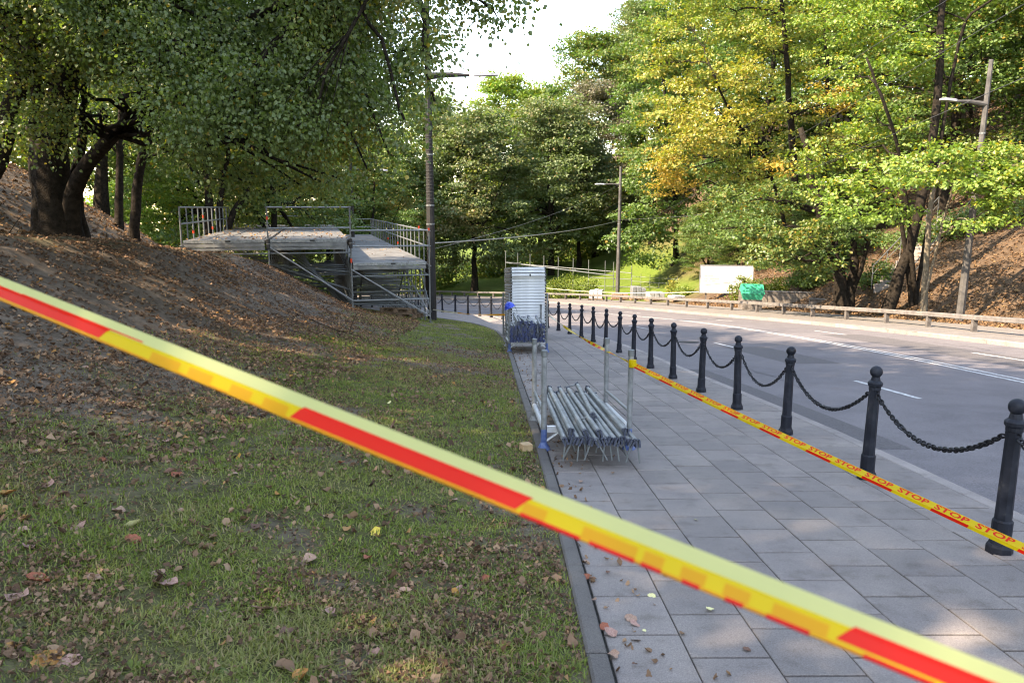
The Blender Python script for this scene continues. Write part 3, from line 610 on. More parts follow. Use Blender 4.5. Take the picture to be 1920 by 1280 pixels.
custom_tree('linden_tree', bl3, [stem(243,360,24,[(262,300,24),(285,240,23.5),(330,140,23)],.20,.08), stem(216,350,25,[(222,300,25),(228,220,25),(240,120,25)],.17,.07)],
  [(P(x, y, Y), (r, r, r*.75), .03) for x, y, Y, r in [(250,160,22,1.2),(330,110,22,1.3),(200,130,24,1.2),(380,200,22,1.0),(300,230,23,.9),(180,240,25,1.0),(420,100,21,1.3),(260,40,22,1.5),(360,270,23,.7),(230,270,25.5,.5)]],
  'linden', 'forked dark linden on the leafy slope behind the massive one', group='lindens on the bank', per=34, size=.13, spread=.36, cl_per=20, seed=33, kind='kite', droop=.8, flat=.8)
bl4 = on(395, 410, 36)
custom_tree('linden_tree', bl4, [stem(388,405,36,[(392,370,36),(386,330,36),(390,240,36)],.27,.1), stem(405,405,36,[(412,370,36),(422,330,36),(430,240,35)],.22,.08), stem(400,408,36,[(440,390,36),(465,365,36),(472,330,36),(476,270,35)],.20,.08)],
  [(P(x, y, Y), (r, r, r*.75), .05) for x, y, Y, r in [(390,220,34,1.7),(450,220,34,1.7),(500,280,35,1.2),(350,270,35,1.2),(430,150,34,2.0),(520,200,34,1.6),(330,190,35,1.6),(480,330,36,.8),(560,250,36,1.3)]],
  'linden', 'three stemmed dark tree behind the left rail of the stage', group='lindens on the bank', per=36, size=.17, spread=.45, cl_per=10, seed=34, droop=.7, flat=.7)
# lindens on the bank beside and behind the camera that shade the street
for k, (x, y, s) in enumerate([(-9.5,3.0,1.0),(-12,-4.5,1.1),(-15.5,7,1.12),(-18,-1,1.1),(-17,15,1.05)]):
    tree_at('shade', x, y, s, k * 2.1, 'linden', 'bank_linden_tree', 'linden on the bank whose crown shades the pavement', 'shade lindens along the bank')

# ------------------------------------------------------------------ bollards and chains
BH = .93
def mk(f, name, smooth=False): a = Acc(); f(a); return a.mesh(name, smooth)
B_base = mk(lambda a: a.lathe([(.072,0),(.072,.045),(.066,.060),(.062,.062),(.056,.085)], 8, ph=.39), 'bollard_base')
B_plinth = mk(lambda a: a.lathe([(.053,.08),(.055,.085),(.055,.20),(.049,.21)], 12), 'bollard_plinth')
B_shaft = mk(lambda a: a.lathe([(.0465,.20),(.041,.74)], 8, ph=.39), 'bollard_shaft')
B_collar = mk(lambda a: a.lathe([(.042,.738),(.046,.742),(.046,.765),(.055,.775),(.057,.795),(.050,.805),(.037,.815),(.030,.845)], 14), 'bollard_collar')
_pr = [(.0475*math.sin(math.pi*(.14+.86*i/9)), .884 - .0475*math.cos(math.pi*(.14+.86*i/9))) for i in range(10)]; _pr[-1] = (.004, .9315)
B_ball = mk(lambda a: a.lathe(_pr, 16), 'bollard_ball', True)
def _eye(a):
    t = np.linspace(0, 2*math.pi, 9); a.tube([(.052 + .020*math.cos(q), 0, .715 + .020*math.sin(q)) for q in t], .005, 5)
B_eye = mk(_eye, 'chain_eye')
BP = []; y = -.25
pos = [-.45, 1.1, 2.65, 4.25, 5.93, 7.72, 9.27]; yy = pos[-1]
while yy < 62:
    dy = 1.5
    for _ in range(6): dx = float(BOL(yy + dy) - BOL(yy)); dy = 1.5 / math.sqrt(1 + (dx/dy)**2)
    yy += dy; pos.append(yy)
ordn = ['nearest','second nearest','third nearest','fourth nearest','fifth nearest','sixth nearest','seventh nearest','eighth nearest','ninth nearest','tenth nearest','eleventh nearest','twelfth nearest','thirteenth nearest','fourteenth nearest','fifteenth nearest']
vis = 0; bl_far = 0
for k, yb in enumerate(pos):
    x = float(BOL(yb)); h = math.atan2(-(float(BOL(yb+.3)) - float(BOL(yb-.3))), .6)
    if yb < 4: lab = 'dark iron bollard with ball top, standing closer than the right edge of view'
    elif vis < 15: lab = ordn[vis] + ' dark iron bollard with ball top along the kerb'; vis += 1
    else: lab = 'small far dark bollard beyond the stacked decks on the curving kerb'; bl_far += 1
    t = thing('bollard', (x, yb, -SLOPE*yb - .004), lab, 'bollard', 'bollards along the kerb', h + R(90))
    t.rotation_euler = (random.gauss(0,.014), random.gauss(0,.014), h + R(90))
    obj('base', B_base, t, M['iron']); obj('plinth', B_plinth, t, M['iron']); obj('shaft', B_shaft, t, M['iron']); obj('collar', B_collar, t, M['iron']); obj('ball', B_ball, t, M['iron'])
    if yb < 22: obj('chain_eye', B_eye, t, M['chain']); obj('chain_eye', B_eye, t, M['chain'], None, (0,0,math.pi))
    BP.append((x, yb))
def link_arr(n=12, k=5, L=.046, W=.031, r=.0064):
    t = np.arange(n) * 2*math.pi/n; path = np.stack([np.sign(np.cos(t))*(L/2-W/2)*(np.abs(np.cos(t))>.3) + W/2*np.cos(t), W/2*np.sin(t), 0*t], 1)
    nx = np.roll(path,-1,0) - np.roll(path,1,0); nx = unit(nx); a = np.cross(nx, [0,0,1.]); th = np.arange(k)*2*math.pi/k
    V = (path[:,None] + r*(a[:,None]*np.cos(th)[None,:,None] + np.array([0,0,1.])[None,None]*np.sin(th)[None,:,None])).reshape(-1,3)
    F = [(i*k+j, ((i+1)%n)*k+j, ((i+1)%n)*k+(j+1)%k, i*k+(j+1)%k) for i in range(n) for j in range(k)]
    return V, np.array(F)
LV, LF = link_arr(); LMESH = mesh_from('chain_link', LV, [LF], None, True); lv2, lf2 = link_arr(8, 3)
crng = np.random.default_rng(9); cv = 0
for k in range(len(BP)-1):
    (x0,y0),(x1,y1) = BP[k], BP[k+1]
    if y0 < -1 or y1 > 58: continue
    d = unit(np.array([x1-x0, y1-y0, -SLOPE*(y1-y0)])); A = np.array([x0,y0,-SLOPE*y0+.70]) + d*.072; B = np.array([x1,y1,-SLOPE*y1+.70]) - d*.072
    sag = .25 + crng.normal(0,.03); n = 200; t = np.linspace(0,1,n); c = A*(1-t)[:,None] + B*t[:,None]; c[:,2] -= sag*(1-(2*t-1)**2)**1.0*(1)
    seg = np.linalg.norm(np.diff(c,axis=0),axis=1); sl = np.concatenate([[0],np.cumsum(seg)]); nl = int(sl[-1]/.0325)
    mids = [np.array([np.interp((i+.5)/nl*sl[-1], sl, c[:,q]) for q in range(3)]) for i in range(nl)]
    lab = 'black chain hanging in front of the right edge of view' if y0 < 2.5 else ('black chain drooping from the ' + ordn[cv] + ' bollard to the next one away' if cv < 13 else 'small far black chain between bollards on the curve')
    if y0 >= 4: cv += 1
    if y0 < 2.5: lab = 'black chain between bollards beyond the right edge of view'
    elif y0 < 4: lab = 'black chain leaving the nearest bollard at the right picture edge'
    ro = thing('chain', tuple(A), lab, 'chain', 'chains between the bollards') if 2.5 < y0 < 7 else None
    acc = Acc()
    for i, p in enumerate(mids):
        tg = mids[min(i+1,nl-1)] - mids[max(i-1,0)]; q = Vector(tg).to_track_quat('X','Z').to_matrix().to_4x4() @ Matrix.Rotation(R(90)*(i%2)+crng.normal(0,.25)+.4, 4, 'X')
        if ro is not None:
            o = obj('link', LMESH, ro, M['chain']); o.matrix_local = Matrix.Translation(Vector(p - A)) @ q
        else:
            Rm = np.array(q.to_3x3()); acc.add(lv2 @ Rm.T + p, [lf2])
    if ro is None: tag(obj('chain', acc.mesh('chain', True), None, M['chain']), lab, 'chain', 'chains between the bollards')

# ------------------------------------------------------------------ scaffold stage
SO = np.array([-9.98, 23.4]); SA = np.array([.9698, .2437]); SDp = np.array([-.2437, .9698]); BAY = 2.5
ZU = P(502, 450, 24.0).z; ZL = P(730, 492, 25.0).z
def SP(i, j, z): p = SO + SA*BAY*i + SDp*BAY*j; return Vector((p[0], p[1], z))
sorg = SP(0, 0, ZU - .4)
stage = thing('scaffold_stage', tuple(sorg), 'long two level scaffold stage with grey deck standing on the bank', 'stage')
zrot = math.atan2(SA[1], SA[0]); S4 = Matrix.Rotation(zrot, 4, 'Z')
def sbox(name, i0, i1, j0, j1, z0, z1, mat, bev=.0, parent=stage):
    lo = (i0*BAY, j0*BAY, z0 - sorg.z); hi = (i1*BAY, j1*BAY, z1 - sorg.z); 
    return bar(name, lo, hi, mat, parent, S4)
NU, NL = 9, 11
e = .006
for i in range(2):
    for j in range(NU):
        for h in range(2): sbox('deck_panel', i+.025, i+.978, j+h*.5+.004, j+h*.5+.496, ZU-.07+random.uniform(-.004,.004), ZU+random.uniform(-.004,.004), M['deck'])
for j in range(NL):
    for h in range(2): sbox('deck_panel', 2.03, 2.975, j+h*.5+.004, j+h*.5+.496, ZL-.07+random.uniform(-.004,.004), ZL+random.uniform(-.004,.004), M['deck'])
for i in range(3):
    z = ZU if i < 2 else ZL
    f = sbox('fascia_beam', i+.022, i+.955, -.016, -.002, z-.21, z-.098, M['fascia'])
    sbox('edge_profile', i+.022, i+.955, -.018, .002, z-.082, z+.012, M['galv'])
    bar('lock_plate', ((i+.50)*BAY, -.018*BAY-.012, z-.055-sorg.z), ((i+.56)*BAY, -.018*BAY-.001, z-.005-sorg.z), M['black'], f, S4)
    if i < 2: sbox('lower_profile', i+.022, i+.955, -.012, .0, z-.31, z-.222, M['fascia'])
sbox('side_fascia', 1.985, 1.995, .02, NU, ZU-.24, ZU-.08, M['fascia']); sbox('side_fascia', 2.985, 2.995, .02, NL, ZL-.24, ZL-.08, M['fascia']); sbox('side_fascia', .005, .015, .02, NU, ZU-.24, ZU-.08, M['fascia'])
TR = .026
def srod(name, a, b, mat='galv_dull', r=TR): return rod(name, a, b, r, M[mat], stage, sorg)
srng = random.Random(4)
for i in range(4):
    for j in range(12):
        zt = ZU if i < 2 else ZL
        if j > NU and i < 2: continue
        p = SP(i, j - .008, 0); g = tz(p.x, p.y)
        if i == 2: zt = ZU
        outer = (i in (0, 3)) or j == 0
        top = zt + (1.02 if outer else -.05)
        if i == 2 and j > NU: top = ZL - .05
        if i == 2 and j == 0: top = ZU + 1.04
        if i == 3: top = ZL + 1.06
        if g > zt - .1: bot = zt - .4
        else: bot = g - .02
        o = srod('standard', (p.x, p.y, bot), (p.x, p.y, top))
        if zt - g > .5:
            b = Acc(); b.box((-.075,-.075,0),(.075,.075,.01)); b.lathe([(.03,.01),(.035,.02),(.03,.16)], 8); obj('base_jack', b.mesh('base_jack'), stage, M['galv_dull'], Vector((p.x, p.y, g-.005)) - sorg)
        if (i, j) in ((1,0),(2,0),(3,0),(3,1),(0,1),(0,3),(0,2),(3,4),(3,6)):
            zb = {(1,0): ZU+.62, (2,0): ZL+.02, (3,0): top-.06, (3,1): top-.05}.get((i,j), zt+srng.choice([.15,.62,.85]))
            if (i,j) == (2,0): zb = ZL + .02
            srod('red_band', (p.x, p.y, zb), (p.x, p.y, zb+.10 if (i,j)!=(2,0) else zb+.13), 'red', TR*1.25)
        if j == 0:
            for zz in ([zt-.12, zt+.52, zt+1.0] if i else [zt-.15]):
                if zz < top: srod('rosette', (p.x, p.y, zz-.012), (p.x, p.y, zz+.012), 'galv_dull', .062)
            if i in (1, 2): srod('coupler_block', (p.x, p.y, zt-.28), (p.x, p.y, zt+.02), 'black', .06)
# extra half-bay posts on the long rails
for j in range(2*NU):
    if j % 2: q = SP(0, j*.5, 0); srod('rail_post', (q.x, q.y, ZU-.1), (q.x, q.y, ZU+1.0), 'galv_dull', .022)
for j in range(2*NL):
    if j % 2: q = SP(3, j*.5, 0); srod('rail_post', (q.x, q.y, ZL-.1), (q.x, q.y, ZL+1.04), 'galv_dull', .022)
for h in (.50, 1.0):
    for j in range(NU): srod('guard_rail', SP(0, j, ZU+h), SP(0, j+1, ZU+h))
    for i in range(2): srod('guard_rail', SP(i, NU, ZU+h), SP(i+1, NU, ZU+h))
    for j in range(NL): srod('guard_rail', SP(3, j, ZL+h), SP(3, j+1, ZL+h))
    srod('guard_rail', SP(2, NL, ZL+h), SP(3, NL, ZL+h)); srod('guard_rail', SP(2, -.008, ZL+h+.03), SP(3, -.008, ZL+h+.03), 'galv')
srod('guard_rail', SP(1, -.008, ZU+1.0), SP(2, -.008, ZU+1.0), 'galv'); srod('guard_rail', SP(1, -.008, ZU+.36), SP(2, -.008, ZU+.36), 'galv')
# ledgers and diagonal braces below the decks
for j in range(NL+1):
    for i in range(3):
        zt = (ZU if i < 2 else ZL) - .42
        if i < 2 and j > NU: continue
        a, b = SP(i, j, 0), SP(i+1, j, 0); ga, gb = tz(a.x, a.y), tz(b.x, b.y)
        srod('ledger', SP(i, j, zt), SP(i+1, j, zt))
        if zt - gb > 1.0:
            lo = max(gb + .30, ga + .2)
            if lo < zt - .5: srod('ledger', SP(i, j, lo), SP(i+1, j, lo), 'galv' if j == 0 else 'galv_dull')
            srod('diagonal_brace', SP(i, j - .012, zt + .22), SP(i+1, j - .012, gb + .22), 'galv' if j == 0 else 'galv_dull', .024)
            if zt - gb > 1.6 and j: srod('ledger', SP(i, j, (zt+gb)/2 + .1), SP(i+1, j, (zt+gb)/2 + .1))
    if j < NL:
        for i in (1, 2, 3):
            zt = (ZU if i < 2 else ZL) - .45
            if i == 1 and j >= NU: continue
            a, b = SP(i, j, 0), SP(i, j+1, 0); gm = max(tz(a.x,a.y), tz(b.x,b.y))
            srod('ledger', SP(i, j, zt), SP(i, j+1, zt))
            if zt - gm > .8:
                srod('ledger', SP(i, j, gm+.35), SP(i, j+1, gm+.35))
                if j % 2 == 0: srod('diagonal_brace', SP(i+.01, j, gm+.35), SP(i+.01, j+1, zt), 'galv_dull', .024)
                if j == 0 and i == 3: srod('diagonal_brace', SP(3, 0, tz(a.x,a.y)+.25), SP(2.75, .6, ZL-.4), 'galv', .024)
for j in range(2*NL):     # half-bay rows of standards, braces and ledgers deep below the decks
    if j % 2 == 0: continue
    for i in (1, 2, 3):
        zt = (ZU if i < 2 else ZL) - .12
        if i == 1 and j > 2*NU: continue
        p = SP(i, j*.5, 0); g = tz(p.x, p.y)
        if zt - g < .5: continue
        srod('standard', (p.x, p.y, g), (p.x, p.y, zt))
        if i < 3:
            q = SP(i+1, j*.5, 0); gq = tz(q.x, q.y); zl = (ZU if i < 2 else ZL) - .42
            srod('diagonal_brace', SP(i, j*.5, zl+.15), SP(i+1, j*.5, gq+.2), 'galv_dull', .024)
            for f_ in (.3, .62): srod('ledger', SP(i, j*.5, max(g+.1, gq + (zl-gq)*f_)), SP(i+1, j*.5, gq + (zl-gq)*f_))
# a steep stair flight stored below the lower deck
for k in range(8): p = SP(2.2, 1.2 + k*.14, ZL - .55 - k*.17); bar('stair_tread', (0,0,0), (1.5,.24,.035), M['galv_dull'], stage, Matrix.Translation(p - sorg) @ S4)
srod('stair_stringer', SP(2.2, 1.2, ZL-.5), SP(2.2, 2.35, ZL-1.95)); srod('stair_stringer', SP(2.8, 1.2, ZL-.5), SP(2.8, 2.35, ZL-1.95))
# litter on the deck boards
lrng = np.random.default_rng(12)

# ------------------------------------------------------------------ pallets
PL_long = mk(lambda a: a.box((-.6,-.05,0),(.6,.05,.022)), 'slat'); PL_block = mk(lambda a: a.box((-.072,-.05,0),(.072,.05,.078)), 'block'); PL_run = mk(lambda a: a.box((-.05,-.4,0),(.05,.4,.022)), 'runner')
def pallet(loc, rz, label, tilt=0, group='wooden pallets', mat='wood'):
    t = thing('wooden_pallet', loc, label, 'pallet', group); t.rotation_euler = (tilt, 0, rz)
    for y in (-.35,0,.35):
        obj('slat', PL_long, t, M[mat], (0,y,0))
        for x in (-.52,0,.52): obj('block', PL_block, t, M[mat], (x,y,.022))
    for x in (-.52,0,.52): obj('runner', PL_run, t, M[mat], (x,0,.1))
    for y in (-.35,-.175,0,.175,.35): obj('slat', PL_long, t, M[mat], (0,y,.122))
    return t
q = P(757, 600, 26.2); pallet((q.x, q.y, tz(q.x,q.y)+.01), R(-12), 'brown wooden pallet lying on the grass under the stage corner', R(-5))
pallet((q.x-.12, q.y+.1, tz(q.x,q.y)+.165), R(-18), 'upper brown wooden pallet stacked under the stage corner', R(-5))

# ------------------------------------------------------------------ tubes on the near rack
TL_tube = mk(lambda a: a.lathe([(.0262,0),(.0262,1)], 14), 'ledger_tube', False)
def _head(a):     # forked wedge head of a ledger: flattened jaw with a slot
    a.lathe([(.0275,-.06),(.0275,.0),(.020,.012)], 10)
    a.box((-.022,-.030,.01),(-.006,.030,.062)); a.box((.006,-.030,.01),(.022,.030,.062)); a.box((-.022,-.030,-.004),(.022,.030,.014))
    a.box((-.017,-.040,.028),(-.004,-.028,.058)); a.box((.004,-.040,.028),(.017,-.028,.058))
HEAD = mk(_head, 'wedge_head')
WEDGE = mk(lambda a: a.add([(-.006,-.008,0),(.006,-.008,0),(.006,.012,0),(-.006,.012,0),(-.006,-.006,-.17),(.006,-.006,-.17),(.006,.003,-.17),(-.006,.003,-.17),(-.006,-.012,.03),(.006,-.012,.03),(.006,.016,.03),(-.006,.016,.03)],
     [np.array([(0,1,5,4),(1,2,6,5),(2,3,7,6),(3,0,4,7),(4,5,6,7),(8,9,1,0),(9,10,2,1),(10,11,3,2),(11,8,0,3),(8,11,10,9)])]), 'wedge')
def ledger_thing(a, b, label, group, roll=0.0, swing=0.0, headmat='castend', wedges=True, tubemat='galv', both=True):
    a = Vector(a); b = Vector(b); d = b - a; L = d.length; t = thing('ledger_tube', tuple(a), label, 'scaffold tube', group)
    q = d.to_track_quat('Z', 'Y'); t.rotation_mode = 'QUATERNION'; t.rotation_quaternion = q @ Matrix.Rotation(roll, 3, 'Z').to_quaternion()
    obj('tube', TL_tube, t, M[tubemat], (0,0,.05), None, (1,1,L-.1))
    for e_ in ((0,1) if both else (0,)):
        h = obj('wedge_head', HEAD, t, M[headmat], (0,0,.05 if e_ == 0 else L-.05), (math.pi if e_ == 0 else 0, 0, 0))
        if wedges:
            w_ = obj('wedge', WEDGE, h, M['galv_dull'])
            inv = (t.rotation_quaternion.to_matrix() @ Matrix.Rotation(math.pi if e_ == 0 else 0, 3, 'X')).inverted()
            w_.matrix_local = Matrix.Translation((0,0,.036)) @ (inv @ Matrix.Rotation(swing, 3, 'Y')).to_4x4()
    return t
def stillage(loc, rz, Wd, Dp, Hp, label, blue_feet=True, group='steel stacking racks', bedz=.20):
    t = thing('stacking_rack', loc, label, 'rack', group, rz); pit = -SLOPE
    for sx in (0, 1):
        for sy in (0, 1):
            x = Wd*sx; yv = Dp*sy; z = pit*yv
            p = Acc(); p.lathe([(.026,.10),(.026,Hp)], 12); po = obj('post', p.mesh('post'), t, M['galv'], (x, yv, z))
            f = Acc(); f.lathe([(.066,0),(.062,.012),(.046,.040),(.030,.075),(.029,.19),(.027,.20)], 14); obj('foot', f.mesh('foot'), po, M['blue_paint'] if (blue_feet and sy == 0) else M['galv'])
            c = Acc(); c.lathe([(.026,0),(.030,.005),(.030,.055),(.024,.06)], 12); obj('top_collar', c.mesh('top_collar'), po, M['galv_dull'], (0,0,Hp-.055))
    for sy in (0, 1): yv = Dp*sy; z = pit*yv + bedz; bar('cross_bar', (.03, yv-.02, z-.03), (Wd-.03, yv+.02, z+.03), M['alu'], t)
    for sx in (0, 1):
        x = Wd*sx
        rod('side_rail', (x, .03, bedz), (x, Dp-.03, bedz+pit*Dp), .026, M['alu'], t); rod('side_rail', (x, .03, bedz+.16), (x, Dp-.03, bedz+.16+pit*Dp), .016, M['galv'], t)
        for sy, s_ in ((0, 1), (1, -1)):
            if s_: rod('corner_brace', (x, Dp*sy, bedz-.13+pit*Dp*sy), (x + (.16 if sx == 0 else -.16), Dp*sy, bedz-.02+pit*Dp*sy), .014, M['alu'], t)
    return t
g0 = lambda x, y: -SLOPE*y
stillage((.30, 7.0, g0(0,7.0)), R(2.0), .81, 1.42, .95, 'galvanised stacking rack with blue feet holding long tubes on the pavement')
nt_ = 17; trg = np.random.default_rng(15)
order = ['first','second','third','fourth','fifth','sixth','seventh','eighth','ninth','tenth','eleventh','twelfth','thirteenth','fourteenth','fifteenth','sixteenth']
for k in range(nt_):
    lower = k < 12; kk = k if lower else k - 12
    f = (kk + .5) / 12 if lower else (kk + .7) / 5.4
    xf = .43 + .645*f + trg.normal(0,.003); xr = .37 + .63*f + trg.normal(0,.006); zo = .235 if lower else .283
    yf = 6.24 + trg.normal(0,.045) + (.12 if not lower else 0); yr_ = yf + 2.72
    if k == 15: xf -= .10; yf += .75; yr_ += .2; zo += .03
    A_ = (xf, yf, g0(0,yf) + zo); B_ = (xr, yr_, g0(0,yr_) + zo + .01)
    lab = (order[kk] + ' galvanised tube from the left in the bottom layer on the near rack') if lower else (order[kk] + ' galvanised tube from the left in the top layer on the near rack')
    ledger_thing(A_, B_, lab, 'tubes on the near rack', trg.uniform(-.6,.6), trg.normal(0,.22) if k != 15 else 1.35, 'castend')
# wood block beside the kerb
bevbox('wood_block', (-.05,-.05,0), (.05,.05,.075), M['newwood'], None, .004, (.13, 6.95, tz(.13,6.95)-.005), (0,R(2),R(20)))
tag(bpy.data.objects['wood_block'], 'small sawn wood block beside the kerb', 'wood block')

# ------------------------------------------------------------------ rack with blue ended ledgers, helmet, deck stack
stillage((-.055, 16.85, g0(0,16.85)), R(3), .83, 1.5, 1.02, 'steel stacking rack filled with blue ended ledgers', True, bedz=.22)
brg = np.random.default_rng(17); n = 0
for row in range(9):
    cnt = 13 if row % 2 == 0 else 12
    if row == 7: cnt = 9
    if row == 8: cnt = 5
    for c_ in range(cnt):
        x = .0 + (c_ + (.5 if row % 2 else 0)) * .060 + brg.normal(0,.004); yj = 16.55 + brg.normal(0,.02); zz = .28 + row*.050
        if row >= 7: x = .16 + c_*.075 + brg.normal(0,.02); yj = 16.6 + brg.normal(0,.1)
        A_ = (x - .03, yj, g0(0,yj) + zz); yb_ = yj + 2.0; xb = x - .12 + (brg.normal(0,.10) if row >= 7 else 0)
        B_ = (xb, yb_, g0(0,yb_) + zz + (brg.uniform(0,.12) if row >= 7 else 0))
        ledger_thing(A_, B_, 'blue ended ledger laid across the top of the filled rack' if row >= 7 else 'blue ended ledger stacked inside the filled rack', 'loose ledgers on top of the filled rack' if row >= 7 else 'ledgers stacked in the filled rack', brg.uniform(-.4,.4), brg.normal(0,.3), 'blue' if brg.random() < .6 else 'castend', row >= 6, 'galv', row >= 7)
def helmet(loc, rz):
    t = thing('safety_helmet', loc, 'blue safety helmet hung on a post of the filled rack', 'helmet'); t.rotation_euler = (R(-14), R(-20), rz)
    s = Acc(); n = 20; k = 9; V = []
    for j in range(k):
        th = j / (k-1) * math.pi/2
        for i in range(n): a_ = i*2*math.pi/n; V.append((.115*math.cos(th)*math.cos(a_), .14*math.cos(th)*math.sin(a_), .135*math.sin(th)+.01*math.cos(th)*(abs(math.cos(a_))<.2)))
    F = [(j*n+i, j*n+(i+1)%n, (j+1)*n+(i+1)%n, (j+1)*n+i) for j in range(k-1) for i in range(n)]
    s.add(V, [np.array(F)]); obj('shell', s.mesh('shell', True), t, M['helmet'])
    b = Acc(); V = []; 
    for rr_, zz_ in ((1.0,.012),(1.12,.0),(1.12,-.008),(.98,.0)):
        for i in range(n): a_ = i*2*math.pi/n; f = 1 + (.20 if math.sin(a_) < -.5 else 0)*(rr_-1)/.12; V.append((.115*rr_*math.cos(a_), .14*rr_*math.sin(a_)*f, zz_))
    F = [(j*n+i, j*n+(i+1)%n, (j+1)*n+(i+1)%n, (j+1)*n+i) for j in range(3) for i in range(n)]; b.add(V, [np.array(F)]); obj('brim', b.mesh('brim', True), t, M['helmet'])
    c = Acc(); c.tube([(0,.135,.0),(0,.10,.10),(0,0,.147),(0,-.10,.10),(0,-.135,0)], .012, 6); obj('crest', c.mesh('crest', True), t, M['helmet'])
    s2 = Acc(); s2.tube([(.09,-.06,0),(.10,-.07,-.12),(.06,-.1,-.17)], .005, 4); obj('chin_strap', s2.mesh('chin_strap'), t, M['black'])
helmet((-.045, 16.83, g0(0,16.83) + 1.0), R(25))
# stack of deck panels
DRZ = R(5.5); dl = Vector((-.02, 20.3, g0(0,20.3)))
def _prof(a):
    a.box((0,0,0),(.92,2.07,.056)); a.box((-.004,-.006,.056),(.924,2.076,.067))
    a.box((.10,-.012,.018),(.82,-.0005,.040))
DPM = mk(_prof, 'deck_panel_body'); CAPM = mk(lambda a: (a.box((-.012,-.012,.008),(.022,.05,.062)), a.box((.898,-.012,.008),(.932,.05,.062))), 'corner_claw')
SIDM = mk(lambda a: a.box((-.007,.07,.006),(-.0005,2.0,.056)), 'side_profile')
drg = np.random.default_rng(18); nd = 24
for k in range(nd):
    z = .10 + k*.0775; jut = -.14 if k == nd-3 else drg.normal(0,.006); lx = drg.normal(0,.006) - (.02 if k == nd-3 else 0)
    lab = 'topmost pale deck panel of the tall stack' if k == nd-1 else ('pale deck panel jutting out near the top of the tall stack' if k == nd-3 else 'pale aluminium deck panel in the tall stack on the pavement')
    t = thing('stacked_deck', tuple(dl + Vector((0,0,z)) + Matrix.Rotation(DRZ,3,'Z') @ Vector((lx, jut, 0))), lab, 'deck panel', 'deck panels in the tall stack'); t.rotation_euler = (-math.atan(SLOPE), 0, DRZ)
    obj('deck_body', DPM, t, M['deckpale']); obj('corner_claw', CAPM, t, M['black']); obj('side_profile', SIDM, t, M['decktan'])
    if k == nd-3: bar('hook', (.48,-.02,.0), (.52,-.012,.05), M['black'], t)
t = thing('deck_rack', tuple(dl), 'steel corner frame standing under and beside the tall deck stack', 'rack'); t.rotation_euler = (0,0,DRZ)
for x, yv in ((-.05,.03),(.97,.03),(-.05,1.9),(.97,1.9)): rod('post', (x,yv,-SLOPE*yv), (x,yv,1.25-SLOPE*yv), .026, M['galv'], t)
for yv in (.25,1.8): bar('bearer', (-.04,yv-.04,.0-SLOPE*yv+.01), (.96,yv+.04,.095-SLOPE*yv), M['galv'], t)

# ------------------------------------------------------------------ low concrete rail across the road
ys_ = [21.0 - 2.5*4]; 
while ys_[-1] < 92:
    y0 = ys_[-1]; dy = 2.5
    for _ in range(5): dx = float(RAIL(y0+dy) - RAIL(y0)); dy = 2.5 / math.sqrt(1 + (dx/dy)**2)
    ys_.append(y0 + dy)
rl = thing('guard_rail', (float(RAIL(ys_[0])), ys_[0], g0(0,ys_[0])), 'long low concrete rail on short posts along the far pavement', 'guard rail'); ro = rl.location.copy()
RH = .47
for k in range(len(ys_)):
    y0 = ys_[k]; x0 = float(RAIL(y0)); h = math.atan2(float(RAIL(y0+.5)-RAIL(y0-.5)), 1.0)
    p = Acc(); p.box((-.07,-.06,0),(.07,.06,RH-.02)); obj('post', p.mesh('post'), rl, M['railpost'], Vector((x0,y0,g0(0,y0))) - ro, (0,0,-h))
    if k < len(ys_)-1:
        y1 = ys_[k+1]; x1 = float(RAIL(y1)); a_ = Vector((x0,y0,g0(0,y0)+RH)); b_ = Vector((x1,y1,g0(0,y1)+RH)); d = b_ - a_
        bx_ = bevbox('beam', (-.09,.004,-.09), (.09,d.length-.004,.06), M['rail'], rl, .015, a_ - ro); bx_.rotation_euler = (math.atan2(d.z, math.hypot(d.x,d.y)), 0, math.atan2(-d.x, d.y))

# ------------------------------------------------------------------ lamp posts and overhead wires
def lamp(base, top, r0, r1, armz, arm, headlen, label, mat, sides=8, bands=(), armr=(.07,.035), stub=0):
    t = thing('lamp_post', base, label, 'lamp post', 'lamp posts along the road'); b = Vector(base); tp = Vector(top) - b
    a = Acc(); n = 8; a.tube([tp * (i/n) + Vector((0,0,-.3 if i == 0 else 0)) for i in range(n+1)], np.linspace(r0, r1, n+1), sides); obj('pole', a.mesh('pole'), t, M[mat])
    f = (armz - b.z) / tp.z; s_ = tp * f; av = Vector(arm)
    am = Acc(); am.tube([s_, s_ + av*.5 + Vector((0,0,.03)), s_ + av], [armr[0], (armr[0]+armr[1])/2, armr[1]], 8); obj('arm', am.mesh('arm', False), t, M[mat])
    h = Acc(); d = av.normalized(); e_ = s_ + av; L = headlen; sd_ = Vector((-d.y, d.x, 0))
    V = []
    for q, wd, hh in ((0,.06,.05),(.15,.13,.07),(.75,.15,.065),(1.0,.08,.035)):
        c = e_ + d*L*q
        V += [tuple(c + sd_*wd - Vector((0,0,.03))), tuple(c + sd_*wd*.6 + Vector((0,0,hh))), tuple(c - sd_*wd*.6 + Vector((0,0,hh))), tuple(c - sd_*wd - Vector((0,0,.03)))]
    F = [(4*k+i, 4*k+(i+1)%4, 4*k+4+(i+1)%4, 4*k+4+i) for k in range(3) for i in range(4)] + [(3,2,1,0),(12,13,14,15)]
    h.add(V, [np.array(F)]); ho = obj('lamp_head', h.mesh('lamp_head'), t, M['lampgrey'])
    for z in bands:
        q = tp * ((z - b.z)/tp.z); rr_ = r0 + (r1-r0)*((z-b.z)/tp.z); k_ = Acc(); k_.lathe([(rr_+.012,-.03),(rr_+.012,.03)], 10); obj('band', k_.mesh('band'), t, M['galv_dull'], q)
    return t
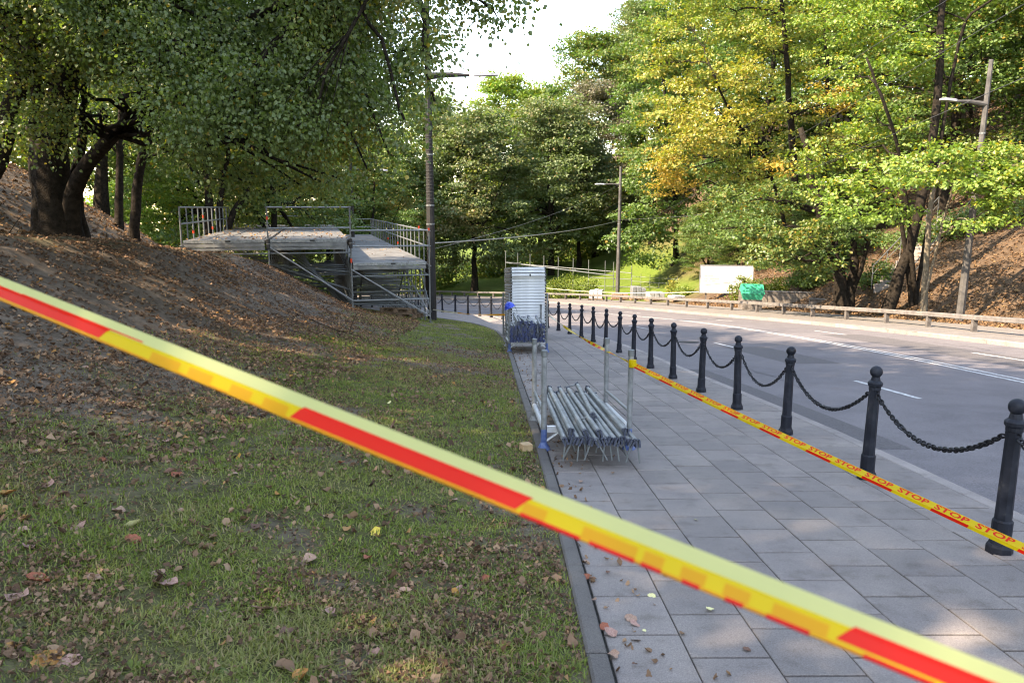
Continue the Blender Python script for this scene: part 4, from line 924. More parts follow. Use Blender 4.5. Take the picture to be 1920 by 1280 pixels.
lx, ly = -2.93, 28.0; lb = Vector((lx, ly, tz(lx,ly)))
ltop = P(799, -30, ly - .0); 
zarm = P(800, 143, ly).z
lamp(tuple(lb), (ltop.x, ly, ltop.z), .17, .09, zarm, (1.45, .15, .05), 1.0, 'tall dark lamp post with ribbed wrapping at the stage corner', 'pole', 10, [P(805,385,ly).z, P(805,290,ly).z, P(800,420,ly).z], (.13,.05))
lp_ = [o for o in bpy.data.objects if o.name.startswith('lamp_post')][0]
for k in range(26):     # ribbed cable wrapping on the upper shaft
    z = P(800, 380 - k*6.5, ly).z; f = (z - lb.z)/(ltop.z - lb.z); q = (Vector((ltop.x,ly,ltop.z)) - lb) * f; rr_ = .17 + (.09-.17)*f
    c = Acc(); c.lathe([(rr_+.002,-.014),(rr_+.014,0),(rr_+.002,.014)], 10); obj('wrap_ring', c.mesh('wrap_ring'), lp_, M['pole'], q)
q = P(658, 330, 47); b2 = Vector((q.x, 47, tz(q.x,47)))
lamp(tuple(b2), (P(657,295,47).x, 47, P(657,295,47).z), .13, .08, P(657,319,47).z, (1.35,.2,.0), .8, 'slim dark lamp post rising behind the stage deck', 'pole', 8)
q = P(1158, 540, 63); b3 = Vector((q.x, 63, tz(q.x,63)))
lamp(tuple(b3), (P(1164,312,63).x, 63, P(1164,312,63).z), .18, .10, P(1163,346,63).z, (-1.2,.0,.02), .85, 'grey lamp post beyond the far rail on the lawn edge', 'pole_grey', 8, [P(1160,420,63).z])
LY = 28.8; q = P(1800, 588, LY); b4 = Vector((q.x, LY, tz(q.x,LY)))
lamp(tuple(b4), (P(1859,112,LY).x, LY, P(1859,112,LY).z), .155, .08, P(1848,196,LY).z, (-1.1,-.1,.10), .65, 'large grey concrete lamp post on the far pavement', 'pole_grey', 8, [P(1835,250,LY).z, P(1825,330,LY).z], (.10,.05))
def wire(p0, p1, sag, r, label, mat='wire'):
    p0 = np.array(p0); p1 = np.array(p1); t = np.linspace(0,1,18)[:,None]; c = p0*(1-t) + p1*t; c[:,2] -= sag*4*(t*(1-t))[:,0]
    a = Acc(); a.tube(c, r, 5); tag(obj('overhead_wire', a.mesh('overhead_wire'), None, M[mat]), label, 'wire', 'overhead wires')
wire(P(808,456,28), P(1163,413,63), .25, .022, 'pale thick span wire from the dark lamp post towards the lawn', 'wire_pale')
wire(P(1163,412,63), P(1850,330,27.2), .3, .012, 'thin span wire from lawn lamp post to large grey post')
wire(P(1163,345,63), P(800,470,28), .4, .010, 'thin upper wire crossing in front of the chestnuts')
wire(P(1130,395,80), P(2300,-330,14), .2, .009, 'upper diagonal trolley wire across the maples')
wire(P(1180,430,80), P(2300,-215,14), .2, .009, 'middle diagonal trolley wire across the maples')
wire(P(1200,440,80), P(2300,-20,13), .3, .009, 'lower diagonal trolley wire across the maples')
wire(P(800,90,28), P(2100,-700,12), .2, .009, 'wire leaving the dark lamp post over the road')
a = Acc(); a.tube([P(1535,343,33), P(1600,337,32)], .035, 5); tag(obj('wire_insulator', a.mesh('wire_insulator'), None, M['lampgrey']), 'grey insulator on the wire in front of the maples', 'insulator')

# ------------------------------------------------------------------ far side: board, bin, wall, hedges, steps, frames
bb = P(1312, 550, 50.5); be = P(1402, 553, 50.0); bz = min(tz(bb.x,bb.y), tz(be.x,be.y)); hgt = P(1312,498,50.5).z - P(1312,548,50.5).z
board = thing('billboard', (bb.x, bb.y, P(1312,548,50.5).z), 'white billboard with faint print beside the green bin', 'billboard'); d = Vector((be.x-bb.x, be.y-bb.y, 0)); L = d.length + .25; board.rotation_euler = (0,0,math.atan2(d.y,d.x))
bar('panel', (0,0,0), (L,.05,hgt), M['white'], board)
for lo, hi in (((-.05,-.02,-.05),(L+.05,.07,-.003)), ((-.05,-.02,hgt+.003),(L+.05,.07,hgt+.05)), ((-.05,-.02,-.001),(-.003,.07,hgt+.001)), ((L+.003,-.02,-.001),(L+.05,.07,hgt+.001))): bar('frame', lo, hi, M['lampgrey'], board)
for x in (.4, L-.4): bar('leg', (x-.05,.06,-1.0), (x+.05,.14,.5), M['railpost'], board)
prg = random.Random(6)
for r_, (zf, wd) in enumerate(((.60,.62),(.50,.98),(.41,.78))):      # three faint lines of print
    x = .2
    while x < .2 + wd:
        wl = prg.uniform(.045,.075); bar('print', (x,-.004,hgt*zf), (x+wl*.7,-.001,hgt*zf+.085*prg.uniform(.75,1)), M['print'], board); x += wl + (.06 if prg.random() < .15 else .0)
def pline(x0,z0,x1,z1,wd=.03):
    a = Acc(); dx, dz = x1-x0, z1-z0; n_ = math.hypot(dx,dz); ox, oz = -dz/n_*wd/2, dx/n_*wd/2
    a.add([(x0-ox,-.003,z0-oz),(x1-ox,-.003,z1-oz),(x1+ox,-.003,z1+oz),(x0+ox,-.003,z0+oz)], [np.array([(0,1,2,3)])]); obj('print_line', a.mesh('print_line'), board, M['print'])
pline(.15,hgt*.26,L*.70,hgt*.42,.045); pline(.15,hgt*.25,.15,hgt*.1,.03); pline(L*.57,hgt*.39,L*.57,.12,.03); pline(L*.47,hgt*.56,L*.57,hgt*.40,.025); pline(L*.47,hgt*.66,L*.47,hgt*.56,.02); pline(L*.2,hgt*.8,L*.36,hgt*.8,.02)
# low wall
def low_wall(px0, px1, py, Y0, Y1, h, label):
    a_ = P(px0, py, Y0); b_ = P(px1, py+3, Y1); d = b_ - a_; ang = math.atan2(d.y, d.x); L = math.hypot(d.x, d.y); z = min(tz(a_.x,a_.y), tz(b_.x,b_.y))
    t = thing('low_wall', (a_.x, a_.y, z-.2), label, 'wall'); t.rotation_euler = (0,0,ang); top = max(P(px0,py,Y0).z, P(px1,py,Y1).z) - z + .2
    n_ = max(2, int(L/1.5))
    for k in range(n_): bevbox('wall_block', (L*k/n_+.004, 0, 0), (L*(k+1)/n_-.004, .3, top), M['wall'], t, .02)
    bevbox('coping', (-.02,-.03,top+.002), (L+.02,.33,top+.06), M['rail'], t, .01)
low_wall(1385, 1555, 551, 43.0, 41.6, .7, 'low rough stone wall under the hedges')
low_wall(1517, 1575, 564, 40.4, 39.8, .4, 'short low stone step before the forked maple')
# grit bin
gb = P(1411, 562, 41.0); g = thing('grit_bin', (gb.x, gb.y, gb.z), 'green grit bin with sloping lid behind the low rail', 'bin'); g.rotation_euler = (0,0,R(-8)); Wb = 1.15; zb0 = tz(gb.x,gb.y) - gb.z; bar('plinth', (-.5,-.02,zb0-.05), (.5,.6,-.004), M['wall'], g)
a = Acc(); V = [(-Wb*.40,0,0),(Wb*.40,0,0),(Wb*.40,.55,0),(-Wb*.40,.55,0),(-Wb*.52,-.08,.32),(Wb*.52,-.08,.32),(Wb*.5,.65,.50),(-Wb*.5,.65,.50)]
a.add(V, [np.array([(0,3,2,1),(0,1,5,4),(1,2,6,5),(2,3,7,6),(3,0,4,7),(4,5,6,7)])]); obj('body', a.mesh('body'), g, M['green_bin'])
a = Acc(); V = [(-Wb*.53,-.10,.33),(Wb*.53,-.10,.33),(Wb*.49,.30,.78),(-Wb*.49,.30,.78),(-Wb*.53,.68,.52),(Wb*.53,.68,.52),(Wb*.49,.55,.80),(-Wb*.49,.55,.80)]
a.add(V, [np.array([(0,1,2,3),(3,2,6,7),(7,6,5,4),(1,5,6,2),(0,3,7,4),(0,4,5,1)])]); lid = obj('lid', a.mesh('lid'), g, M['green_bin'])
for x in (-.36,.06): bar('lid_recess', (x,0,0), (x+.30,.02,.07), M['green_dark'], lid, Matrix.Translation((0,.225,.68)) @ Matrix.Rotation(R(-41),4,'X'))
for x in (-.45,-.22,0,.22,.45):
    a = Acc(); a.tube([(x*1.02,-.115,.34),(x*.95,.10,.57)], .016, 4); obj('lid_rib', a.mesh('lid_rib'), lid, M['green_bin'])
# bushes and hedges
def bush(name, px, py, Y, rx, rz_, label, mat='bush', n=60, per=36, size=.13, au=.02, group='bushes across the road', ry=None, cat='bush'):
    c = P(px, py, Y); gz = tz(c.x, c.y); r = np.random.default_rng(int(px*7+py)); t = thing(name, (c.x, c.y, gz), label, cat, group)
    u = unit(r.normal(0,1,(n,3))); u[:,2] = np.abs(u[:,2]); rr_ = r.random(n)**.35; hh = max(.3, c.z + rz_ - gz)
    C = u*rr_[:,None]*np.array([rx, ry or rx*.7, hh]) + np.array([0,0,.05]); obj('leaves', leaf_mesh('leaves', C, [au]*n, per, .22*max(1,rx/1.5), size, .7, .2, .8, r=r), t, M[mat])
    a = Acc()
    for k in range(9): p = C[r.integers(0,n)]; a.tube(bez((r.normal(0,.1),r.normal(0,.1),-.1), p, .1, 5), np.linspace(.03,.008,5), 4, False)
    obj('stems', a.mesh('stems'), t, M['bark'])
bush('bush', 1075, 530, 67.5, 2.5, .75, 'wide pale bush behind the rail beside the unfinished frame', 'bush', 90, 40, .15)
bush('bush', 1040, 535, 69, 1.2, .5, 'small bush just left of the wide pale one', 'bush', 40, 36, .15)
bush('bush', 1397, 540, 47.5, .85, .85, 'bright leafy bush overlapping the right end of the billboard', 'bush', 55, 40, .12)
bush('hedge', 1448, 535, 45, 1.5, .45, 'clipped green hedge behind the low wall', 'bush', 90, 40, .11, cat='hedge')
bush('hedge', 1520, 535, 43, 1.3, .5, 'darker hedge behind the low wall near the forked maple', 'green', 80, 40, .11, cat='hedge')
bush('bush', 1280, 545, 57, .9, .25, 'low yellowish shrub at the foot of the lawn tree', 'yellow', 40, 36, .13)
bush('bush', 1262, 535, 58, .5, .5, 'upright yellow shrub beside the lawn tree trunk', 'yellow', 22, 30, .13, .3)
for k, (px, py, Y, rx, hh) in enumerate([(1640,520,38,1.4,.8),(1700,470,41,2.0,1.2),(1770,450,39,2.1,1.2),(1840,435,38,2.2,1.3),(1910,420,37,2.3,1.4),(1650,480,44,2.0,1.2)]):
    bush('slope_shrub', px, py, Y, rx, hh, ['dark shrub beside the foot of the steps','dark shrub above the handrail','dark shrub behind the slender maple','dark shrub right of the grey lamp post','dark shrub at the right edge of the slope','dark shrub up the slope behind the leaning maple'][k], 'green', 60, 34, .13, cat='shrub', group='shrubs along the steps')
# undergrowth under the wood in the centre
for k, (x, y, rx) in enumerate([(-9,90,4),(-3,94,4),(3,96,4),(9,99,4),(15,100,4),(20,92,4),(-15,88,4),(24,80,4),(-20,82,4)]):
    r = np.random.default_rng(200+k); n = 110; C = unit(r.normal(0,1,(n,3)))*np.array([rx,2.5,2.6])*(r.random((n,1))**.4); C[:,2] = np.abs(C[:,2])
    t = thing('undergrowth_shrub', (x, y, tz(x,y)), 'dark shrub mass at the foot of the far wood', 'shrub', 'undergrowth of the far wood')
    obj('leaves', leaf_mesh('leaves', C, [.05]*n, 24, .6, .32, .6, r=r), t, M['green'])
for k, (x, y, rx) in enumerate([(-22,36,2.5),(-19,44,3),(-17,50,3),(-26,50,3),(-15,56,3),(-13.5,48,2.2),(-21,28,2)]):
    r = np.random.default_rng(300+k); n = 90; C = unit(r.normal(0,1,(n,3)))*np.array([rx,2,2.2])*(r.random((n,1))**.4); C[:,2] = np.abs(C[:,2])
    t = thing('undergrowth_shrub', (x, y, tz(x,y)), 'dark shrub on the slope behind the stage railing', 'shrub', 'undergrowth behind the stage')
    obj('leaves', leaf_mesh('leaves', C, [.05]*n, 30, .5, .2, .6, r=r), t, M['green'])
# steps with handrails up the right slope
s0 = P(1668, 542, 36.5); s1 = P(1790, 400, 42.0); st = thing('stone_steps', (s0.x, s0.y, tz(s0.x,s0.y)), 'stone steps with metal handrails climbing the slope behind the maples', 'steps'); so_ = st.location.copy()
s0 = Vector((s0.x, s0.y, tz(s0.x,s0.y))); s1 = Vector((s1.x, s1.y, tz(s1.x,s1.y)+.1)); dd = s1 - s0; hd = Vector((dd.x,dd.y,0)).normalized(); sd_ = Vector((-hd.y, hd.x, 0)); ang = math.atan2(hd.y, hd.x); n_ = 20
for k in range(n_):
    c = s0 + dd*(k/n_); bevbox('step', (0,-.75,-.35), (dd.length/n_*1.05,.75,.09), M['kerb'], st, .012, c - so_, (0,0,ang))
for sg in (-.85,.85):
    a_ = s0 + sd_*sg + Vector((0,0,.95)); b_ = s1 + sd_*sg + Vector((0,0,.95)); rod('handrail', a_, b_, .025, M['galv_dull'], st, so_); rod('handrail', a_-Vector((0,0,.4)), b_-Vector((0,0,.4)), .018, M['galv_dull'], st, so_)
    for k in range(6): c = a_ + (b_-a_)*(k/5); rod('handrail_post', c - Vector((0,0,1.1)), c, .02, M['galv_dull'], st, so_)
# unfinished scaffold frame on the far lawn
FY = 72.0; fr = thing('unfinished_scaffold', tuple(P(1050,545,FY)), 'unfinished pale scaffold frame of uprights and a sloping beam on the lawn', 'scaffold'); fo = fr.location.copy()
ups = [(948,470),(971,474),(994,476),(1020,479),(1047,482),(1075,484),(1104,487),(1135,489),(1151,491),(1185,489)]
tops = []
for k, (px, py) in enumerate(ups):
    Yk = FY - k*.35; p = P(px, py, Yk); b_ = Vector((p.x, Yk, tz(p.x,Yk))); rod('standard', b_, p, .035, M['galv_dull'], fr, fo); tops.append((px, Yk))
def fb(x0,y0,x1,y1,Y0,Y1,r=.035): rod('ledger', P(x0,y0,Y0), P(x1,y1,Y1), r, M['galv_dull'], fr, fo)
fb(948,492,1150,517,FY,FY-2.8,.05); fb(948,490,975,494,FY,FY+2); fb(975,495,1185,512,FY+2,FY-3)
for x in (965,1000,1035,1070): 
    bar('plank', (-.5,-.12,0), (.5,.12,.05), M['galv_dull'], fr, None, P(x, 492+(x-948)*.12, FY-.4) - fo)
fb(1075,535,1190,538,FY-1.5,FY-3.2); fb(1104,520,1185,524,FY-2,FY-3.2)
fr2 = thing('unfinished_scaffold', tuple(P(1240,545,68)), 'low row of thin scaffold rails on the sunny lawn', 'scaffold'); fo2 = fr2.location.copy()
for k in range(8):
    px = 1185 + k*17; Yk = 67 - k*.4; p = P(px, 512+k*1.2, Yk); rod('standard', (p.x,Yk,tz(p.x,Yk)), p, .022, M['galv_dull'], fr2, fo2)
for dy in (6, 15, 24): rod('ledger', P(1185,512+dy,67), P(1304,520+dy,64.2), .02, M['galv_dull'], fr2, fo2)
# pallets of material behind the far rail
for k, (px, py, Y, lab, w_, h_, mt) in enumerate([(1118,560,62.5,'wrapped load of scaffold parts on a pallet left of the lawn lamp post',1.1,.75,'tarp'),(1162,562,61,'brown crate load on a pallet in front of the lawn lamp post',1.3,.5,'wood'),(1196,562,59.5,'grey block load on a pallet right of the lawn lamp post',1.1,.95,'galv'),(1228,566,57,'pale covered load on a pallet further right behind the rail',1.2,.55,'tarp'),(1268,566,55,'flat pale load on a pallet beside the yellow shrub',1.0,.3,'alu')]):
    c = P(px, py, Y); zc = tz(c.x,c.y); t = thing('pallet_load', (c.x, c.y, zc+.02), lab, 'pallet load', 'pallet loads behind the far rail'); t.rotation_euler = (0,0,R(-15+k*9))
    for x in (-.5,0,.5): bar('bearer', (x*w_-.06,-.45,0), (x*w_+.06,.45,.10), M['wood'], t)
    bar('pallet_top', (-w_*.55,-.47,.102), (w_*.55,.47,.13), M['wood'], t)
    n_ = 3
    for q_ in range(n_): bevbox('load_block', (-w_*.5+q_*w_/n_+.01,-.42,.132), (-w_*.5+(q_+1)*w_/n_-.01,.42,.13+h_*random.uniform(.8,1)), M[mt], t, .03)

# ------------------------------------------------------------------ barrier tapes
def text_mesh(txt, size=1.0):
    cu = bpy.data.curves.new('txt', 'FONT'); cu.body = txt; cu.size = size; cu.resolution_u = 2; cu.offset = .025
    o = bpy.data.objects.new('txt', cu); COL.objects.link(o); dg = bpy.context.evaluated_depsgraph_get(); me = o.evaluated_get(dg).to_mesh()
    V = np.array([v.co[:] for v in me.vertices]); F = [tuple(p.vertices) for p in me.polygons]; bpy.data.objects.remove(o); bpy.data.curves.remove(cu); return V, F
TV, TF = text_mesh('STOP'); TV[:,0] -= TV[:,0].min(); TV[:,1] -= TV[:,1].min(); TWd = TV[:,0].max(); THt = TV[:,1].max()
class Ribbon:
    """creased ribbon: cross section is a polyline of (across, out) offsets; u runs along, v across"""
    def __init__(s, A, B, sec, sag, facing, twist=0.0, n=40):
        s.A = np.array(A); s.B = np.array(B); s.sec = np.array(sec); s.sag = sag; s.f = unit(np.array(facing, float)); s.tw = twist; s.n = n; s.L = np.linalg.norm(s.B - s.A)
        s.sl = np.concatenate([[0], np.cumsum(np.linalg.norm(np.diff(s.sec, axis=0), axis=1))])
    def at(s, u, v, lift=0.0):
        t = np.asarray(u)/s.L; c = s.A*(1-t)[...,None] + s.B*t[...,None]; c = c - np.array([0,0,1])*(4*s.sag*t*(1-t))[...,None]
        d = unit(s.B - s.A); out = unit(s.f - d*np.dot(s.f, d)); up = np.cross(out, d); up = up*np.sign(up[2])
        a = s.tw*t; ca, sa = np.cos(a)[...,None], np.sin(a)[...,None]; O = out*ca + up*sa; U = up*ca - out*sa
        x = np.interp(v, s.sl, s.sec[:,0]); y = np.interp(v, s.sl, s.sec[:,1])
        k = np.clip(np.searchsorted(s.sl, np.asarray(v), side='right')-1, 0, len(s.sec)-2); e = s.sec[k+1]-s.sec[k]; nn = np.stack([-e[...,1], e[...,0]], -1); nn = nn/(np.linalg.norm(nn,axis=-1,keepdims=True)+1e-9); nn = nn*np.where(nn[...,1:2] < 0, -1, 1)
        return c + U*(x + nn[...,0]*lift)[...,None] + O*(y + nn[...,1]*lift)[...,None]
    def patch(s, u0, u1, v0, v1, skew=0, nu=12, lift=0.0):
        vs = np.array(sorted({v0, v1, *[q for q in s.sl if v0 < q < v1]})); tt = np.linspace(0,1,nu+1); eps = 1e-5
        vv = np.repeat(vs[None], nu+1, 0); uu = u0 + (u1-u0)*tt[:,None] + skew*(vv-v0)
        vq = np.clip(vv, v0+eps, v1-eps); Pt = s.at(np.clip(uu,0,s.L), vq, lift); n_, m_ = uu.shape; i = np.arange(n_*m_).reshape(n_,m_)
        return Pt.reshape(-1,3), np.stack([i[:-1,:-1],i[1:,:-1],i[1:,1:],i[:-1,1:]],-1).reshape(-1,4)
    def text(s, u0, ulen, v0, v1, lift, flip=False):
        x = TV[:,0]/TWd; y = TV[:,1]/THt
        if flip: x = 1-x
        return s.at(np.clip(u0 + x*ulen, 0, s.L), v0 + y*(v1-v0)*.999+1e-5, lift)
def add_text(rb, parent, u0, ulen, v0, v1, mat, lift, flip=False):
    V = rb.text(u0, ulen, v0, v1, lift, flip); a = Acc(); a.V.append(V); a.n = len(V)
    for f in TF: a.F.setdefault(len(f), []).append(np.array([f]))
    obj('lettering', a.mesh('lettering'), parent, mat)
# near tape, running across the view from the bank tree to a bollard beyond the picture
nA = D(0, 541, 1.24); nB = D(1920, 1312, .62); dv = nB - nA
tA = nA - dv*1.6; tB = Vector((2.86 - .07, -.25, -.25*-SLOPE + .70)); tB = nB + dv*1.05
sec = [(-.0170,.003),(-.0158,.0050),(.0005,.0025),(.0028,.0004),(.0172,-.0055)]
rb = Ribbon(tA, tB, sec, 0.0, (-.15,-1,.25)); vmax = rb.sl[-1]
tp = thing('barrier_tape', tuple(tA), 'large out of focus yellow and red tape crossing the foreground', 'barrier tape', 'barrier tapes')
def relmesh(name, V, F, parent, mat): return obj(name, mesh_from(name, V - np.array(parent.location), [F], None, False), parent, mat)
V, F = rb.patch(0, rb.L, 0, rb.sl[3], nu=90); relmesh('front_fold', V, F, tp, M['tape_yellow'])
V, F = rb.patch(0, rb.L, .0001, .0048, nu=90, lift=.0003); relmesh('lower_lip', V, F, tp, M['tape_orange'])
V, F = rb.patch(0, rb.L, rb.sl[3], vmax, nu=90); relmesh('top_fold', V, F, tp, M['tape_backlit'])  # paler yellow carries the back-lit look of the upturned fold
def upx(px):      # distance along the near tape where it crosses an image column
    best = min(np.linspace(0, rb.L, 1500), key=lambda u: abs(960 + FPX*(lambda q: q[0]/(q[1]*math.cos(PITCH) - (q[2]-CAM_H)*math.sin(PITCH)))(tA + (tB-tA)*(u/rb.L)) - px) if (lambda q: (q[1]*math.cos(PITCH) - (q[2]-CAM_H)*math.sin(PITCH)))(tA + (tB-tA)*(u/rb.L)) > .2 else 1e9)
    return best
for x0, x1, va, vb in ((-330,195,.006,.034),(555,975,.0055,.034),(1570,2150,.0075,.036)):
    V, F = rb.patch(upx(x0), upx(x1), va, min(vb, rb.sl[3]+.002), skew=.75, nu=14, lift=.0006); relmesh('red_block', V, F, tp, M['tape_red'])
for x0, x1 in ((290,345),(360,405),(440,480),(500,548),(1100,1200),(1215,1250),(1285,1330),(1365,1410),(1450,1560),(985,1030)):
    V, F = rb.patch(upx(x0), upx(x1), .001, .0165, nu=4, lift=.0005); relmesh('show_through_print', V, F, tp, M['tape_ghost'])
for x0, x1 in ((985,1100),(1115,1198),(1212,1248),(1288,1325),(1366,1403),(1446,1530),(1630,1760)):
    V, F = rb.patch(upx(x0), upx(x1), .0003, .0052, nu=4, lift=.0009); relmesh('red_print_edge', V, F, tp, M['tape_red'])
V, F = rb.patch(upx(40), upx(265), rb.sl[3]+.001, rb.sl[3]+.003, nu=6, lift=.0008); relmesh('red_print_edge', V, F, tp, M['tape_red'])
rx = Ribbon(tB, (2.80, -.45, SLOPE*.45 + .60), sec, 0.0, (-.15,-1,.25)); V, F = rx.patch(0, rx.L, 0, vmax, nu=10); relmesh('tied_end', V, F, tp, M['tape_yellow'])
sk = Acc(); sk.lathe([(.028,-.4),(.028,2.0),(.012,2.04)], 8); tag(obj('wooden_stake', sk.mesh('wooden_stake'), None, M['rope'], (tA.x-.02, tA.y+.03, tz(tA.x, tA.y))), 'wooden stake holding the foreground tape beyond the picture edge', 'stake')
# tape along the pavement side of the bollards
pA = Vector((1.115, 6.93, P(1187,683,6.93).z)); pB = Vector((2.80, 2.68, P(1920,1020,3.2).z - .02)); pq = D(1920, 1020, 3.4); pB = pA + (pq - pA)*1.465
sec2 = [(-.026,.005),(-.010,.008),(-.008,.005),(.021,-.009)]
r2 = Ribbon(pA, pB, sec2, .02, (-.5,-.8,.35)); t2 = thing('barrier_tape', tuple(pA), 'yellow tape with red stop lettering from the near rack towards the nearest bollard', 'barrier tape', 'barrier tapes')
V, F = r2.patch(0, r2.L, 0, r2.sl[-1], nu=60); relmesh('ribbon', V, F, t2, M['tape_yellow'])
u = .05; k = 0
class _L: pass
while u < r2.L - .3:
    t2.location = tuple(pA)
    V, F = r2.patch(u, u+.22, .001, .0155, skew=.4, nu=6, lift=.0012); relmesh('red_block', V, F, t2, M['tape_red'])
    for q_, u0 in enumerate((u+.01, u+.25)):
        Vt = r2.text(u0, .20, .0215, r2.sl[-1]-.003, .0014); a = Acc(); a.V.append(Vt - np.array(pA)); a.n = len(Vt)
        for f in TF: a.F.setdefault(len(f), []).append(np.array([f]))
        obj('lettering', a.mesh('lettering'), t2, M['tape_red'])
    u += .48
kn = Acc(); kn.lathe([(.034,-.035),(.037,0),(.034,.035)], 12); obj('knot_wrap', kn.mesh('knot_wrap'), t2, M['tape_yellow'], Vector((1.115,6.97,pA.z)) - pA)
# twisted pale tape from the filled rack to the near rack
qA = Vector((.80, 16.86, P(1030,590,16.86).z)); r3 = Ribbon(qA, pA, [(-.02,0),(.02,.004)], .05, (-.6,-.8,.2), twist=9.0)
t3 = thing('barrier_tape', tuple(qA), 'twisted tape stretched between the filled rack and the near rack', 'barrier tape', 'barrier tapes')
V, F = r3.patch(0, r3.L*.34, 0, r3.sl[-1], nu=50); relmesh('ribbon', V, F, t3, M['tape_white'])
V, F = r3.patch(r3.L*.34, r3.L, 0, r3.sl[-1], nu=70); relmesh('ribbon', V, F, t3, M['tape_yellow'])
u = r3.L*.36
while u < r3.L-.3: V, F = r3.patch(u, u+.22, .002, .030, nu=8, lift=.001); relmesh('red_block', V, F, t3, M['tape_red']); u += .46
wA = Vector((-.2, 21.5, P(942,590,21.5).z)); wB = P(812,580,27.8); r4 = Ribbon(wA, wB, [(-.025,0),(.025,.004)], .06, (-.3,-.9,.2), twist=4.0)
t4 = thing('barrier_tape', tuple(wA), 'thin orange and white tape from the deck stack to the dark lamp post', 'barrier tape', 'barrier tapes')
V, F = r4.patch(0, r4.L*.6, 0, r4.sl[-1], nu=30); relmesh('ribbon', V, F, t4, M['tape_orange']); V, F = r4.patch(r4.L*.6, r4.L, 0, r4.sl[-1], nu=20); relmesh('ribbon', V, F, t4, M['tape_white'])
r5 = Ribbon(P(1025,540,66), P(1330,546,52), [(-.022,0),(.022,.004)], .25, (-.3,-.9,.2)); t5 = thing('barrier_tape', tuple(P(1025,540,66)), 'yellow tape stretched along the lawn behind the far rail', 'barrier tape', 'barrier tapes')
V, F = r5.patch(0, r5.L, 0, r5.sl[-1], nu=30); relmesh('ribbon', V, F, t5, M['tape_white'])

# ------------------------------------------------------------------ leaf litter, grass, weeds, fallen leaves
def scatter(name, X, Y, Z, size, mat, r, parent=None, flat=.35, lo=0, hi=1, label=None, curl=.25):
    n = len(X); pos = np.stack([X,Y,Z],1); th = r.uniform(0,6.28,n); d = unit(np.stack([np.cos(th),np.sin(th),r.normal(0,flat*.6,n)],1)); nn = unit(np.stack([r.normal(0,flat,n),r.normal(0,flat,n),np.ones(n)],1)); sd_ = unit(np.cross(d,nn)); nn = np.cross(sd_,d)
    s_ = (np.broadcast_to(size,(n,))*r.uniform(.55,1.3,n))[:,None]; wd = r.uniform(.25,.48,n)[:,None]; cu = r.normal(curl,.15,n)[:,None]
    V = np.stack([pos - d*s_*.5, pos + sd_*s_*wd + nn*s_*cu, pos + d*s_*.5 + nn*s_*r.normal(0,.2,n)[:,None], pos - sd_*s_*wd + nn*s_*cu],1)
    F = (np.arange(n)*4)[:,None] + np.array([0,1,2,3]); c = np.repeat(np.clip(r.beta(2,2,n)*(hi-lo)+lo,0,1),4); col = np.stack([c,c,c],1)
    return tag(obj(name, mesh_from(name, V.reshape(-1,3), [F], col), parent, M[mat]), label, kind='stuff')
r = np.random.default_rng(40)
def in_view(X, Y, m_=.70): return np.abs(X) < m_*Y + .6
# bank litter
n = 60000; Y = r.uniform(5, 27, n); X = TOE(Y) - r.uniform(-1.6, 4.6, n); dens = .5 + .6*sstep(8, 18, Y); clump = fbm(X, Y, .9, 50)
keep = in_view(X,Y) & (r.random(n) < dens*(.25+.75*sstep(.35,.60,clump))); X, Y = X[keep], Y[keep]
scatter('leaf_litter', X, Y, terr_left(X,Y)+.010, .062, 'litter', r, None, .5, 0, .95, 'dry brown leaves strewn over the bare bank')
n = 26000; Y = r.uniform(12, 46, n); X = TOE(Y) - r.uniform(4.2, 18, n); keep = in_view(X,Y,.72); X, Y = X[keep], Y[keep]
scatter('leaf_litter', X, Y, terr_left(X,Y)+.01, .11, 'litter_orange', r, None, .5, 0, 1, 'orange leaves covering the slope under the lindens')
n = 66000; Y = 2.2 + 14*r.random(n)**1.5; X = EDGE(Y) - .02 - r.random(n)*(np.minimum(.70*Y+.5, 5)); clump = fbm(X,Y,.7,52); keep = r.random(n) < sstep(.38,.66,clump)*.8 + soilmask(X,Y)*.5; X, Y = X[keep], Y[keep]
scatter('leaf_litter', X, Y, terr_left(X,Y)+.014, .026, 'litter', r, None, .8, 0, .9, 'small crumbs of dry leaf in the lawn')
n = 7000; Y = 2.2 + 16*r.random(n)**1.2; X = EDGE(Y) - .02 - r.random(n)*(np.minimum(.70*Y+.5, 5)); clump = fbm(X,Y,.5,54); keep = (r.random(n) < sstep(.35,.7,clump)) & (Y > 9); X, Y = X[keep], Y[keep]
scatter('leaf_litter', X, Y, terr_left(X,Y)+.012, .055, 'litter', r, None, .7, 0, .97, 'curled dry leaves scattered over the far lawn', .35)
def leafgrid(seed):
    q = np.random.default_rng(seed); k_ = 6; t = np.linspace(-1,1,k_); w_ = .34*(1-t**2)**.6*(1+q.normal(0,.18,k_)); w_[[0,-1]] = .015; cu = q.uniform(.3,1.8); tw = q.normal(0,.9); V = []
    for i in range(k_):
        for s_ in (-1,0,1): x = s_*w_[i]; V.append((x*math.cos(tw*t[i]), t[i]*.5, .20*t[i]**2*cu + abs(s_)*.30*cu*w_[i] + x*math.sin(tw*t[i]) + q.normal(0,.02)))
    return np.array(V), np.array([(i*3+j, i*3+j+1, i*3+j+4, i*3+j+3) for i in range(k_-1) for j in range(2)])
LG = [leafgrid(500+q_) for q_ in range(9)]
